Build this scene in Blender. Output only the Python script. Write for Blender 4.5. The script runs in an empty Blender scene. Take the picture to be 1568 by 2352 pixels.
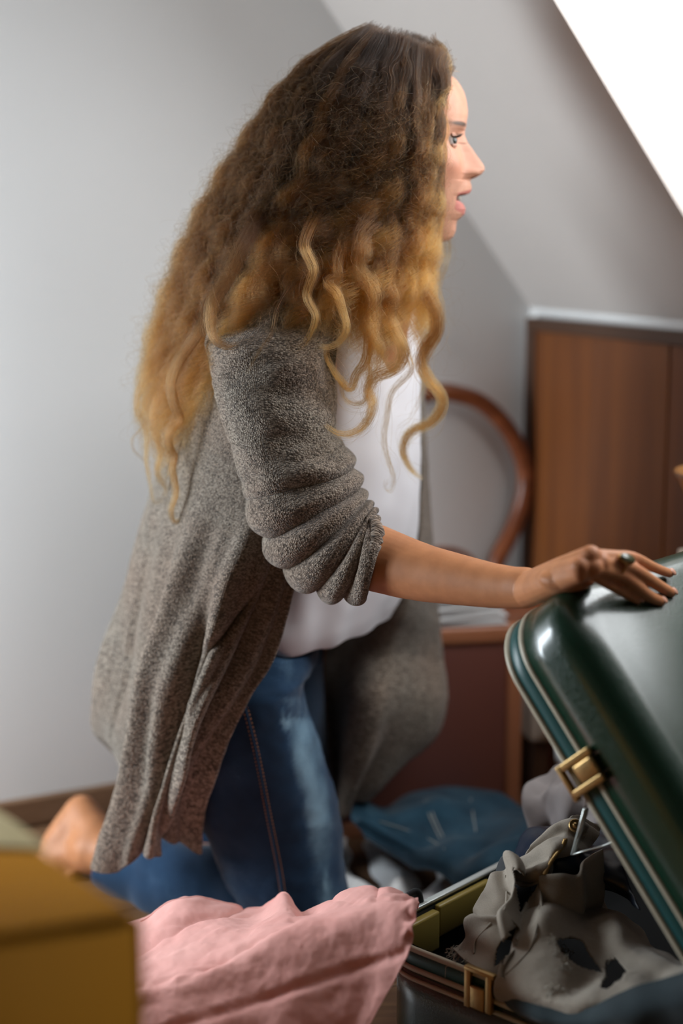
import bpy, bmesh, math, random
import numpy as np
from mathutils import Vector, Matrix
from mathutils.bvhtree import BVHTree
from mathutils import noise as mn

random.seed(4); rng = np.random.default_rng(4)
S = bpy.context.scene
COL = S.collection
# ------------------------------------------------------------------ camera
TILT = math.radians(10.5); FPX = 3600.0; CH = 0.95
cam = bpy.data.cameras.new('camera'); camo = bpy.data.objects.new('camera', cam); COL.objects.link(camo)
camo.location = (0, 0, CH); camo.rotation_euler = (math.pi/2 - TILT, 0, 0)
cam.sensor_fit = 'VERTICAL'; cam.sensor_height = 36; cam.lens = FPX/2352*36
cam.dof.use_dof = True; cam.dof.focus_distance = 1.80; cam.dof.aperture_fstop = 1.6
cam.clip_start = 0.02
S.camera = camo
S.view_settings.view_transform = 'Standard'; S.view_settings.look = 'None'
S.view_settings.exposure = -0.36; S.view_settings.gamma = 1; S.view_settings.use_curve_mapping = False
# ------------------------------------------------------------------ room frame and light
U = Vector((0.890, 0.456, 0)); K = Vector((0.456, -0.890, 0)); Z = Vector((0, 0, 1))
RC = Vector((0.335, 2.80, 0))                 # floor corner of gable wall and knee wall
KNEE = 0.80; SL = math.radians(50.5)          # knee wall height, roof slope
SDN = (U*math.cos(SL) - Z*math.sin(SL))       # down the slope
SN = (U*math.sin(SL) + Z*math.cos(SL))        # outward normal of the roof slope
def roof(k, s): return RC + K*k + Z*KNEE - SDN*s        # k metres from the gable, s metres up the slope
world = bpy.data.worlds.new('world'); S.world = world; world.use_nodes = True
wb = world.node_tree.nodes['Background']; wb.inputs[0].default_value = (0.86, 0.93, 1.0, 1); wb.inputs[1].default_value = 1.6
def area(name, loc, direction, sx, sy, power, col=(1, 1, 1)):
    l = bpy.data.lights.new(name, 'AREA'); l.shape = 'RECTANGLE'; l.size = sx; l.size_y = sy; l.energy = power; l.color = col
    o = bpy.data.objects.new(name, l); COL.objects.link(o); o.location = loc
    o.rotation_euler = Vector(direction).to_track_quat('-Z', 'Y').to_euler(); return o
SKY_K0, SKY_K1, SKY_S0, SKY_S1 = 0.57, 1.45, 0.03, 0.92        # roof window opening
area('roof_window_light', roof((SKY_K0+SKY_K1)/2, (SKY_S0+SKY_S1)/2) + SN*0.30, -SN, 1.3, 1.25, 42, (0.97, 0.99, 1.0))
area('gable_window_light', (-1.16, 1.82, 0.62), Vector((1.0, 0.44, -0.14)), 0.3, 0.8, 28, (0.84, 0.93, 1.0))

# ------------------------------------------------------------------ helpers
def P(px, py, Y):
    r = (px-784)/FPX; u = (1176-py)/FPX
    y = math.cos(TILT) + u*math.sin(TILT); z = -math.sin(TILT) + u*math.cos(TILT)
    return Vector((r*Y/y, Y, CH + z*Y/y))
def ray(px, py):
    d = P(px, py, 1.0) - Vector((0, 0, CH)); return d.normalized()
def proj(p):
    z = p[2]-CH; d = p[1]*math.cos(TILT) - z*math.sin(TILT); u = p[1]*math.sin(TILT) + z*math.cos(TILT)
    return (784+FPX*p[0]/d, 1176-FPX*u/d)
CAM = Vector((0, 0, CH))
def tag(o, label=None, cat=None, group=None, kind=None):
    if label: o['label'] = label
    if cat: o['category'] = cat
    if group: o['group'] = group
    if kind: o['kind'] = kind
    return o
def empty(name, loc=(0, 0, 0)):
    o = bpy.data.objects.new(name, None); COL.objects.link(o); o.location = loc; return o
def link(name, me, mat, parent=None, smooth=True):
    o = bpy.data.objects.new(name, me); COL.objects.link(o)
    if mat is not None: me.materials.append(mat)
    if smooth and len(me.polygons): me.polygons.foreach_set('use_smooth', [True]*len(me.polygons))
    if parent is not None:
        o.parent = parent; o.matrix_parent_inverse = Matrix.Translation(-parent.location)
    return o
def from_bm(name, bm, mat, parent=None, smooth=True):
    me = bpy.data.meshes.new(name); bmesh.ops.recalc_face_normals(bm, faces=bm.faces); bm.to_mesh(me); bm.free()
    return link(name, me, mat, parent, smooth)
def from_vf(name, V, F, mat, parent=None, smooth=True):
    me = bpy.data.meshes.new(name); me.from_pydata([tuple(v) for v in V], [], F); me.update()
    return link(name, me, mat, parent, smooth)
def resample(A, n, axis, closed=False):
    """Catmull-Rom resampling of a control grid along an axis."""
    A = np.moveaxis(np.asarray(A, float), axis, 0); m = len(A)
    t = np.linspace(0, m if closed else m-1, n, endpoint=not closed)
    i = np.floor(t).astype(int)
    if not closed: i = np.minimum(i, m-2)
    f = (t-i).reshape((-1,)+(1,)*(A.ndim-1))
    g = (lambda j: A[j % m]) if closed else (lambda j: A[np.clip(j, 0, m-1)])
    p0, p1, p2, p3 = g(i-1), g(i), g(i+1), g(i+2)
    r = 0.5*(2*p1 + (p2-p0)*f + (2*p0-5*p1+4*p2-p3)*f*f + (3*p1-p0-3*p2+p3)*f**3)
    return np.moveaxis(r, 0, axis)
def grid_faces(R, C, closed=False, off=0):
    F = []
    for r in range(R-1):
        for c in range(C if closed else C-1):
            d = (c+1) % C; F.append((off+r*C+c, off+r*C+d, off+(r+1)*C+d, off+(r+1)*C+c))
    return F
def grid_uv(W, closed=False):
    """arc length coordinates in metres"""
    du = np.zeros(W.shape[:2]); dv = np.zeros(W.shape[:2])
    du[:, 1:] = np.cumsum(np.linalg.norm(np.diff(W, axis=1), axis=2), axis=1)
    dv[1:, :] = np.cumsum(np.linalg.norm(np.diff(W, axis=0), axis=2), axis=0)
    du = np.broadcast_to(du.mean(axis=0), du.shape); dv = np.broadcast_to(dv.mean(axis=1)[:, None], dv.shape)
    return np.stack([du, dv], 2)
def normals(W):
    a = np.gradient(W, axis=1); b = np.gradient(W, axis=0); n = np.cross(a, b); return n/np.maximum(np.linalg.norm(n, axis=2, keepdims=True), 1e-9)
def mesh_grid(name, W, mat, parent=None, closed=False, thick=0.0, caps=False, hole=None):
    R, C = W.shape[:2]; V = W.reshape(-1, 3); F = grid_faces(R, C, closed)
    if hole is not None: F = [f for f in F if not hole(f[0] % C, f[0]//C)]
    if caps and closed: F.append(tuple(range(C))[::-1]); F.append(tuple(range((R-1)*C, R*C)))
    me = bpy.data.meshes.new(name); me.from_pydata(V.tolist(), [], F); me.update()
    uv = grid_uv(W).reshape(-1, 2); L = me.uv_layers.new(name='uv')
    idx = np.zeros(len(me.loops), int); me.loops.foreach_get('vertex_index', idx)
    L.data.foreach_set('uv', uv[idx].ravel().astype(np.float32))
    o = link(name, me, mat, parent)
    if thick:
        m = o.modifiers.new('thickness', 'SOLIDIFY'); m.thickness = thick; m.offset = 0
    return o
def PG(G):
    return np.array([[tuple(P(*q)) for q in row] for row in G])
def fbm(p, sc, oct=3):
    return mn.fractal(Vector(p)*sc, 0.8, 2.0, oct, noise_basis='PERLIN_ORIGINAL')
def ring(pL, pR, hd, n=32, Yr=None, exp=2.0, bdir=(0, 1, 0)):
    """closed cross-section whose silhouette runs through the two points; hd = half size in depth"""
    a = (np.array(pR)-np.array(pL))/2; c = (np.array(pR)+np.array(pL))/2; b = np.array(bdir, float)*hd
    t = np.linspace(0, 2*np.pi, n, endpoint=False)
    ct, st = np.cos(t), np.sin(t); e = 2/exp
    ct = np.sign(ct)*np.abs(ct)**e; st = np.sign(st)*np.abs(st)**e
    return c + ct[:, None]*a - st[:, None]*b
def tube_rings(path, radii, n=12, flat=1.0):
    path = [Vector(p) for p in path]; out = []; prev = None
    for i, p in enumerate(path):
        t = (path[min(i+1, len(path)-1)]-path[max(i-1, 0)]).normalized()
        if prev is None:
            x = t.cross(Vector((0, 0, 1)) if abs(t.z) < .9 else Vector((0, 1, 0))).normalized()
        else: x = (prev - t*prev.dot(t)).normalized()
        prev = x; y = t.cross(x); r = radii[i] if hasattr(radii, '__len__') else radii
        out.append([p + x*math.cos(a)*r + y*math.sin(a)*r*flat for a in [2*math.pi*k/n for k in range(n)]])
    return out
def add_tube(bm, path, radii, n=12, closed=False, caps=True, flat=1.0):
    R = tube_rings(path, radii, n, flat); vs = [[bm.verts.new(v) for v in r] for r in R]
    m = len(vs)
    for i in range(m if closed else m-1):
        a, b = vs[i], vs[(i+1) % m]
        for k in range(n): bm.faces.new((a[k], a[(k+1) % n], b[(k+1) % n], b[k]))
    if caps and not closed: bm.faces.new(vs[0][::-1]); bm.faces.new(vs[-1])
def smooth_path(pts, n, closed=False):
    return [Vector(p) for p in resample(np.array([tuple(p) for p in pts]), n, 0, closed)]
def add_box(bm, o, ax, ay, az, x0, x1, y0, y1, z0, z1, bevel=0):
    vs = [bm.verts.new(o + ax*x + ay*y + az*z) for x in (x0, x1) for y in (y0, y1) for z in (z0, z1)]
    fs = [(0, 1, 3, 2), (4, 6, 7, 5), (0, 4, 5, 1), (2, 3, 7, 6), (0, 2, 6, 4), (1, 5, 7, 3)]
    faces = [bm.faces.new([vs[i] for i in f]) for f in fs]
    if bevel:
        es = list({e for f in faces for e in f.edges})
        bmesh.ops.bevel(bm, geom=es, offset=bevel, segments=3, affect='EDGES', profile=0.5)
X_, Y_ = Vector((1, 0, 0)), Vector((0, 1, 0))

# ------------------------------------------------------------------ materials
def newmat(name, col=(.5, .5, .5), rough=.6, metal=0., spec=.5, **kw):
    m = bpy.data.materials.new(name); m.use_nodes = True; b = m.node_tree.nodes['Principled BSDF']
    b.inputs['Base Color'].default_value = (*col, 1); b.inputs['Roughness'].default_value = rough
    b.inputs['Metallic'].default_value = metal; b.inputs['Specular IOR Level'].default_value = spec
    for k, v in kw.items(): b.inputs[k].default_value = v
    return m
def N(m, t, **kw):
    n = m.node_tree.nodes.new(t)
    for k, v in kw.items(): setattr(n, k, v)
    return n
def L_(m, a, b): m.node_tree.links.new(a, b)
def ramp(m, fac, stops):
    r = N(m, 'ShaderNodeValToRGB'); e = r.color_ramp.elements
    while len(e) < len(stops): e.new(0.5)
    for i, (p, c) in enumerate(stops): e[i].position = p; e[i].color = (*c, 1)
    L_(m, fac, r.inputs[0]); return r.outputs[0]
def noise_tex(m, scale, detail=3, coord='Object', rough=.5, stretch=None, dist=0):
    tc = N(m, 'ShaderNodeTexCoord'); n = N(m, 'ShaderNodeTexNoise'); n.inputs['Scale'].default_value = scale
    n.inputs['Detail'].default_value = detail; n.inputs['Roughness'].default_value = rough; n.inputs['Distortion'].default_value = dist
    src = tc.outputs[coord]
    if stretch:
        mp = N(m, 'ShaderNodeMapping'); mp.inputs['Scale'].default_value = stretch; L_(m, src, mp.inputs[0]); src = mp.outputs[0]
    L_(m, src, n.inputs['Vector']); return n.outputs['Fac']
def bump(m, h, strength=.3, dist=.002, prev=None):
    b = N(m, 'ShaderNodeBump'); b.inputs['Strength'].default_value = strength; b.inputs['Distance'].default_value = dist
    L_(m, h, b.inputs['Height'])
    if prev is not None: L_(m, prev, b.inputs['Normal'])
    L_(m, b.outputs[0], m.node_tree.nodes['Principled BSDF'].inputs['Normal']); return b.outputs[0]
def mixc(m, fac, a, b, mode='MIX'):
    x = N(m, 'ShaderNodeMix', data_type='RGBA', blend_type=mode)
    if isinstance(fac, (int, float)): x.inputs[0].default_value = fac
    else: L_(m, fac, x.inputs[0])
    for i, v in ((6, a), (7, b)):
        if isinstance(v, tuple): x.inputs[i].default_value = (*v, 1)
        else: L_(m, v, x.inputs[i])
    return x.outputs[2]
def setc(m, out): L_(m, out, m.node_tree.nodes['Principled BSDF'].inputs['Base Color'])

def m_plaster(name, col):
    m = newmat(name, col, .85, spec=.2); f = noise_tex(m, 3, 4); setc(m, ramp(m, f, [(.3, tuple(c*.96 for c in col)), (.7, col)]))
    bump(m, noise_tex(m, 180, 3), .08, .001); return m
def m_wood(name, a, b, c, stretch=(14, 14, .9), scale=2.2, rough=.45):
    m = newmat(name, b, rough); f = noise_tex(m, scale, 6, rough=.6, stretch=stretch, dist=.6)
    setc(m, ramp(m, f, [(.28, a), (.52, b), (.75, c)])); bump(m, f, .15, .001); return m
def m_knit(name, dark, mid, light, su=460, sv=560):
    m = newmat(name, mid, .95, spec=.1); b = m.node_tree.nodes['Principled BSDF']
    b.inputs['Sheen Weight'].default_value = .25; b.inputs['Sheen Roughness'].default_value = .6
    tc = N(m, 'ShaderNodeTexCoord'); mp = N(m, 'ShaderNodeMapping'); mp.inputs['Scale'].default_value = (su, sv, 1)
    L_(m, tc.outputs['UV'], mp.inputs[0])
    v = N(m, 'ShaderNodeTexVoronoi'); v.inputs['Scale'].default_value = 1.0; v.inputs['Randomness'].default_value = .75; L_(m, mp.outputs[0], v.inputs['Vector'])
    sep = N(m, 'ShaderNodeSeparateColor'); L_(m, v.outputs['Color'], sep.inputs[0])
    col = ramp(m, sep.outputs[0], [(.12, dark), (.35, mid), (.62, light)])
    col = mixc(m, v.outputs['Distance'], col, tuple(x*.45 for x in mid))
    big = noise_tex(m, 9, 2); big = ramp(m, big, [(.4, (1, 1, 1)), (.62, (1.0, .90, .86))])
    setc(m, mixc(m, 1.0, col, big, 'MULTIPLY'))
    inv = N(m, 'ShaderNodeMath', operation='SUBTRACT'); inv.inputs[0].default_value = 1; L_(m, v.outputs['Distance'], inv.inputs[1])
    bump(m, inv.outputs[0], .9, .0018)
    out = m.node_tree.nodes['Material Output']; t_ = N(m, 'ShaderNodeBsdfTranslucent'); t_.inputs[0].default_value = (*light, 1)
    mx_ = N(m, 'ShaderNodeMixShader'); mx_.inputs[0].default_value = .22; L_(m, b.outputs[0], mx_.inputs[1]); L_(m, t_.outputs[0], mx_.inputs[2]); L_(m, mx_.outputs[0], out.inputs[0]); return m
def m_denim(name, a, b, c, sc=1.0, fade=None):
    m = newmat(name, b, .85, spec=.15)
    m.node_tree.nodes['Principled BSDF'].inputs['Sheen Weight'].default_value = .15
    f = noise_tex(m, 7*sc, 4, rough=.6); fine = noise_tex(m, 1, 2, coord='UV', stretch=(1400, 500, 1))
    mx = N(m, 'ShaderNodeMath', operation='MULTIPLY_ADD'); L_(m, fine, mx.inputs[0]); mx.inputs[1].default_value = .35; f2 = N(m, 'ShaderNodeMath', operation='MULTIPLY_ADD'); L_(m, f, f2.inputs[0]); f2.inputs[1].default_value = .6; f2.inputs[2].default_value = .18; L_(m, f2.outputs[0], mx.inputs[2])
    src = mx.outputs[0]
    if fade is not None:
        at = N(m, 'ShaderNodeAttribute', attribute_name='fade'); ad = N(m, 'ShaderNodeMath', operation='MULTIPLY_ADD')
        L_(m, at.outputs['Fac'], ad.inputs[0]); ad.inputs[1].default_value = fade; L_(m, src, ad.inputs[2]); src = ad.outputs[0]
    setc(m, ramp(m, src, [(.48, a), (.72, b), (1.0, c)]))
    bump(m, fine, .35, .0008); return m
def m_cloth(name, col, col2=None, rough=.85, fine=900, crinkle=0.0, trans=0.0):
    m = newmat(name, col, rough, spec=.2); b = m.node_tree.nodes['Principled BSDF']; b.inputs['Sheen Weight'].default_value = .1
    if col2: setc(m, ramp(m, noise_tex(m, 12, 4), [(.35, col), (.7, col2)]))
    nb = bump(m, noise_tex(m, fine, 2), .15, .0006)
    if crinkle: bump(m, noise_tex(m, 38, 5, rough=.65, dist=1.2), crinkle, .006, nb)
    if trans:
        out = m.node_tree.nodes['Material Output']; t = N(m, 'ShaderNodeBsdfTranslucent'); t.inputs[0].default_value = (*col, 1)
        mx = N(m, 'ShaderNodeMixShader'); mx.inputs[0].default_value = trans
        L_(m, b.outputs[0], mx.inputs[1]); L_(m, t.outputs[0], mx.inputs[2]); L_(m, mx.outputs[0], out.inputs[0])
    return m
M = {}
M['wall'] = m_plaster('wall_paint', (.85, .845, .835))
M['floor'] = m_wood('floor_wood', (.10, .05, .025), (.17, .09, .045), (.24, .13, .07), (1.2, 12, 1), 3)
M['skirt'] = m_wood('skirting_wood', (.13, .07, .04), (.20, .11, .06), (.26, .15, .09), (2, 2, 12), 3)
M['door'] = m_wood('door_wood', (.095, .025, .0035), (.165, .046, .0055), (.24, .075, .011), (9, 9, .5), 1.6, .5)
M['doorframe'] = newmat('door_frame_wood', (.07, .03, .014), .5)
M['bent'] = m_wood('bentwood', (.13, .035, .014), (.24, .07, .026), (.36, .12, .045), (3, 3, 3), 4, .28)
M['green'] = newmat('green_leatherette', (.004, .030, .016), .26, spec=.15)
M['green'].node_tree.nodes['Principled BSDF'].inputs['Coat Weight'].default_value = .85; M['green'].node_tree.nodes['Principled BSDF'].inputs['Coat Roughness'].default_value = .22; M['green'].node_tree.nodes['Principled BSDF'].inputs['Coat IOR'].default_value = 1.75
_v = N(M['green'], 'ShaderNodeTexVoronoi'); _v.inputs['Scale'].default_value = 520
_tc = N(M['green'], 'ShaderNodeTexCoord'); L_(M['green'], _tc.outputs['Object'], _v.inputs['Vector'])
bump(M['green'], _v.outputs['Distance'], .5, .0012)
M['teal'] = newmat('teal_band', (.006, .065, .065), .4)
M['bead'] = newmat('cream_piping', (.46, .42, .32), .4)
M['lining'] = newmat('dark_lining', (.012, .013, .014), .9)
M['brass'] = newmat('worn_brass', (.50, .33, .14), .34, metal=.9); bump(M['brass'], noise_tex(M['brass'], 160, 4), .3, .0006)
M['steel'] = newmat('steel', (.62, .66, .64), .22, metal=.45)
M['olive_plastic'] = newmat('olive_plastic', (.30, .22, .05), .4)
M['skin'] = None
M['nail'] = newmat('nail', (.50, .25, .17), .35)
M['knit'] = m_knit('heather_knit', (.040, .030, .021), (.215, .165, .124), (.50, .425, .34))
M['denim'] = m_denim('blue_denim', (.004, .013, .030), (.011, .038, .085), (.20, .33, .43), fade=.38)
M['denim2'] = m_denim('floor_denim', (.006, .022, .040), (.018, .060, .095), (.14, .25, .32), 2)
M['grey_denim'] = m_denim('grey_denim', (.24, .205, .165), (.36, .315, .26), (.50, .45, .385), 1)
M['shirt'] = m_cloth('white_jersey', (.84, .82, .85), trans=.22)
M['pink'] = m_cloth('pink_cotton', (.84, .43, .385), (.87, .48, .43), crinkle=.10, trans=.25)
M['whitecloth'] = m_cloth('white_linen', (.80, .80, .80))
M['lightgrey'] = m_cloth('pale_grey_cloth', (.27, .24, .235), (.34, .305, .30))
M['navy'] = newmat('navy_sateen', (.010, .016, .030), .35, spec=.5)
M['yellow'] = newmat('mustard_card', (.37, .160, .012), .75, spec=.08); bump(M['yellow'], noise_tex(M['yellow'], 60, 3), .05, .001)
M['brown_case'] = newmat('red_brown_leather', (.16, .055, .040), .42, spec=.5); bump(M['brown_case'], noise_tex(M['brown_case'], 300, 3), .15, .0008)
M['case_trim'] = newmat('orange_brown_trim', (.40, .155, .075), .35)
M['thread'] = newmat('copper_thread', (.42, .20, .10), .8)
M['hole'] = newmat('fray_thread', (.45, .42, .36), .9)

# ================================================================== ROOM
def quadbox(name, o, a, b, n, la, lb, t, mat, a0=0, b0=0):
    bm = bmesh.new(); add_box(bm, o, a, b, n, a0, la, b0, lb, 0, t); q = from_bm(name, bm, mat, None, False); q['kind'] = 'structure'; return q
ROOMW, ROOML = 4.2, 4.6
# floor: base plus boards
fl = quadbox('floor', RC - U*ROOMW, U, K, -Z, ROOMW, ROOML, .1, M['floor'])
bme = bmesh.new(); add_box(bme, Vector((0, 0, 0)), U, K, Z, 0, 1.195, 0, .118, 0, .004, .0015)
bd0 = from_bm('board', bme, M['floor'], fl, False); first = True
for i in range(14):
    for j in range(3):
        o = bd0 if first else bd0.copy()
        if not first: COL.objects.link(o)
        first = False; o.parent = fl
        o.location = RC - U*(j*1.2 + (i % 2)*.5 + 1.2) + K*(i*.12 + .02)
RIDGE = 1.9 / math.cos(SL)
quadbox('wall_gable', RC - U*ROOMW - Z*.1, U, Z, -K, ROOMW + .12, 3.4, .12, M['wall'])
quadbox('wall_knee', RC, K, Z, U, ROOML, KNEE + .02, .1, M['wall'])
quadbox('wall_back', RC - U*ROOMW + K*ROOML - Z*.1, U, Z, K, ROOMW + .1, 3.4, .1, m_plaster('beige_paint', (.42, .29, .19)))
quadbox('wall_left', RC - U*ROOMW, K, Z, -U, ROOML, 3.3, .1, m_plaster('sand_paint', (.48, .36, .25)))
# roof slope with the roof window cut out
bm = bmesh.new()
TH = .26
for (k0, k1, s0, s1) in ((-.02, SKY_K0, -.06, RIDGE), (SKY_K1, ROOML, -.06, RIDGE), (SKY_K0, SKY_K1, -.06, SKY_S0), (SKY_K0, SKY_K1, SKY_S1, RIDGE)):
    add_box(bm, roof(0, 0), K, -SDN, SN, k0, k1, s0, s1, 0, TH)
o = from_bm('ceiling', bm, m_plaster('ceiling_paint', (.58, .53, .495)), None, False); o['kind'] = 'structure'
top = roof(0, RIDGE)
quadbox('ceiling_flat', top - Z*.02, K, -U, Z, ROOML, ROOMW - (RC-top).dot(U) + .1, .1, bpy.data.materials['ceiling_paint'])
# roof window frame
bm = bmesh.new()
for (k0, k1, s0, s1) in ((SKY_K0, SKY_K0+.05, SKY_S0, SKY_S1), (SKY_K1-.05, SKY_K1, SKY_S0, SKY_S1), (SKY_K0+.05, SKY_K1-.05, SKY_S0, SKY_S0+.05), (SKY_K0+.05, SKY_K1-.05, SKY_S1-.05, SKY_S1)):
    add_box(bm, roof(0, 0), K, -SDN, SN, k0, k1, s0, s1, TH-.05, TH-.005, .004)
o = from_bm('window_1', bm, newmat('white_frame', (.85, .86, .86), .4), None, False); o['kind'] = 'structure'
# skirting
bm = bmesh.new(); add_box(bm, RC - U*ROOMW, U, Z, K, 0, ROOMW, .004, .050, 0, .016, .004)
o = from_bm('baseboard_gable', bm, M['skirt'], None, False); o['kind'] = 'structure'
# door in the knee wall: boards in a dark frame
DK0 = .035; DT = KNEE - .015
dr = empty('door_1', RC); dr['kind'] = 'structure'
for i in range(8):
    bm = bmesh.new(); w = .185
    add_box(bm, RC, K, Z, -U, DK0+.012+i*w, DK0+.012+(i+1)*w-.0025, .05, DT-.02, .004, .020 + .0015*(i % 2), .0015)
    from_bm('board', bm, M['door'], dr, False)
bm = bmesh.new(); add_box(bm, RC, K, Z, -U, DK0, DK0+1.55, DT-.022, DT, .003, .030, .003)
add_box(bm, RC, K, Z, -U, DK0-.012, DK0+.014, .0, DT, .003, .026, .003)
from_bm('frame', bm, M['doorframe'], dr, False)

# ================================================================== BACKGROUND FURNITURE
# bentwood chair, its hoop back parallel to the gable wall
WN = Vector((-.456, .890, 0)); CW = RC - WN*.045
def on_wall(px, py, off=0.0):
    r = ray(px, py); return CAM + r*(((CW - WN*off) - CAM).dot(WN)/r.dot(WN))
ch = empty('bentwood_chair', on_wall(1030, 1500)); ch.location.z = .004
tag(ch, 'reddish-brown bentwood chair with a rounded hoop back against the white wall', 'chair')
hoop = [(1127, 1350), (1140, 1290), (1172, 1228), (1198, 1160), (1207, 1095), (1192, 1035), (1158, 975), (1105, 925), (1050, 905), (1005, 900)]
hp = [on_wall(x, y) for x, y in hoop]; mid = hp[-1]; um = mid.dot(U)
full = hp + [p - U*(2*(p.dot(U)-um)) for p in hp[::-1][1:]]
zseat = hp[0].z - .012; sc_ = Vector((0, 0, 0)) + U*um + WN*CW.dot(WN) - WN*.12 + Z*zseat
bm = bmesh.new(); add_tube(bm, smooth_path(full, 70), .0155, 14); from_bm('backrest', bm, M['bent'], ch)
bm = bmesh.new(); bow = [q - Z*0 for q in full]; bow = [(U*(um + (q.dot(U)-um)*.45) + WN*CW.dot(WN) + Z*(zseat + (q.z-zseat)*.25)) for q in full]
add_tube(bm, smooth_path(bow, 40), .006, 8); from_bm('back_bow', bm, M['bent'], ch)
seat = []
for (r, z) in ((.02, .010), (.11, .010), (.12, .014), (.135, .014), (.14, .006), (.14, -.012), (.13, -.02), (.02, -.018)):
    seat.append([tuple(sc_ + U*math.cos(a)*r + WN*math.sin(a)*r + Z*z) for a in np.linspace(0, 2*np.pi, 40, endpoint=False)])
mesh_grid('seat', np.array(seat), M['bent'], ch, closed=True, caps=True)
for sx, sy in ((-1, -1), (1, -1), (-1, 1), (1, 1)):
    f_ = lambda r, z: sc_ + U*sx*r + WN*sy*min(r, .07) + Z*z
    bm = bmesh.new(); add_tube(bm, [f_(.095, -.018), f_(.11, -.2), Vector((*f_(.125, 0).xy, .006))], [.015, .014, .010], 10); from_bm('leg', bm, M['bent'], ch)
bm = bmesh.new(); add_tube(bm, [sc_ + U*.112*math.cos(t) + WN*.07*math.sin(t) - Z*.2 for t in np.linspace(0, 2*np.pi, 32, endpoint=False)], .006, 8, closed=True)
from_bm('stretcher', bm, M['bent'], ch)

# red-brown hard case standing upright
cr = P(1196, 1640, 2.36); case = empty('brown_case', (cr.x-.16, 2.38, .004))
tag(case, 'reddish-brown hard case standing upright on the floor behind the woman', 'suitcase')
bm = bmesh.new(); CWD = .33; HT = .330
ca = math.radians(10); ax = Vector((math.cos(ca), math.sin(ca), 0)); ay = Vector((-math.sin(ca), math.cos(ca), 0)); bd = Vector((cr.x, 2.36, .004)) - ax*CWD
add_box(bm, bd, ax, ay, Z, 0, CWD, 0, .085, 0, HT, .022); from_bm('body', bm, M['brown_case'], case)
for q_ in ((0, CWD, HT-.026, HT), (0, CWD, 0, .024), (0, .024, .026, HT-.028), (CWD-.024, CWD, .026, HT-.028)):
    bm = bmesh.new(); add_box(bm, bd, ax, ay, Z, q_[0]-.0015, q_[1]+.0015, -.0045, .03, q_[2]-.0015, q_[3]+.0015, .006); from_bm('trim', bm, M['case_trim'], case)
if 0:
  for t in np.linspace(0, 2*np.pi, 60, endpoint=False):
    c, s = math.cos(t), math.sin(t); e = .25
    pts.append(bd + ax*(.222+.195*math.copysign(abs(c)**e, c)) + Z*(HT/2+(HT/2-.028)*math.copysign(abs(s)**e, s)) - ay*.001)
# folded white blanket lying on it
bl = empty('folded_blanket', bd + Z*(HT+.002)); tag(bl, 'folded white blanket lying on top of the brown case', 'blanket')
for i in range(3):
    rows = []; z0 = HT + .003 + i*.0152; x1 = CWD - .036 - .006*i
    for yy in np.linspace(-.002, .084, 14):
        prof = [(.0, 0), (x1-.012, 0), (x1, .004), (x1+.003, .0075), (x1, .011), (x1-.012, .0148), (.0, .0148)]
        rows.append([tuple(bd + ax*x + ay*yy + Z*(z0 + z + .0)) for x, z in prof])
    mesh_grid('fold', resample(np.array(rows), 36, 1), M['whitecloth'], bl, closed=True, caps=True)
# low cream cabinet on dark legs in the corner
cb = empty('low_cabinet', P(1330, 1900, 2.42)); cb.location.z = .004
tag(cb, 'low cream cabinet on dark legs partly hidden behind the suitcase lid', 'cabinet')
cp = P(1207, 1680, 2.50); bm = bmesh.new(); add_box(bm, Vector((cp.x, 2.44, 0)), ax, ay, Z, 0, .20, 0, .12, cp.z, cp.z+.10, .006)
from_bm('body', bm, newmat('cream_paint', (.66, .56, .46), .5), cb)
bm = bmesh.new(); add_box(bm, Vector((cp.x, 2.44, 0)), ax, ay, Z, .015, .185, -.006, 0, cp.z+.012, cp.z+.088, .003)
from_bm('drawer_front', bm, newmat('cream_paint_2', (.70, .60, .50), .5), cb)
for a_, b_ in ((.01, .01), (.165, .01), (.01, .09), (.165, .09)):
    bm = bmesh.new(); add_box(bm, Vector((cp.x, 2.44, 0)), ax, ay, Z, a_, a_+.025, b_, b_+.02, .004, cp.z+.001, .002); from_bm('leg', bm, M['doorframe'], cb)
# side table and tapered vase right of the lid
tp = P(1552, 1258, 2.14); tb = empty('side_table', (tp.x+.1, 2.12, .004)); tag(tb, 'small cream side table behind the open suitcase lid', 'table')
bm = bmesh.new(); add_box(bm, Vector((tp.x, 2.14, tp.z-.02)), K, U, Z, 0, .07, 0, .17, 0, .02, .005); from_bm('tabletop', bm, newmat('cream_top', (.75, .70, .60), .4), tb)
tq = Vector((tp.x, 2.14, tp.z))
for a_, b_ in ((.012, .015), (.058, .015), (.012, .155), (.058, .155)):
    bm = bmesh.new(); q = tq + K*a_ + U*b_; add_tube(bm, [q - Z*.02, Vector((q.x, q.y, .004))], [.009, .007], 10); from_bm('leg', bm, M['bent'], tb)
vp = P(1549, 1084, 2.14); rows = []
Hh = vp.z - tp.z
for t in np.linspace(0, 1, 14):
    r = .012 + .062*t**.8
    rows.append([tuple(Vector((vp.x+.075, 2.14, tp.z+.001+Hh*t)) + Vector((math.cos(a)*r, math.sin(a)*r, 0))) for a in np.linspace(0, 2*np.pi, 32, endpoint=False)])
mv = newmat('amber_glass', (.55, .27, .10), .12); mv.node_tree.nodes['Principled BSDF'].inputs['Transmission Weight'].default_value = .5
vs = mesh_grid('tapered_vase', np.array(rows), mv, None, closed=True, thick=.004)
tag(vs, 'amber-brown tapered vase standing on the small cream side table', 'vase')
me = vs.data; me_f = bmesh.new(); me_f.from_mesh(me); me_f.faces.new([me_f.verts[i] for i in range(32)] if not me_f.verts.ensure_lookup_table() else None); me_f.to_mesh(me); me_f.free()


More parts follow.
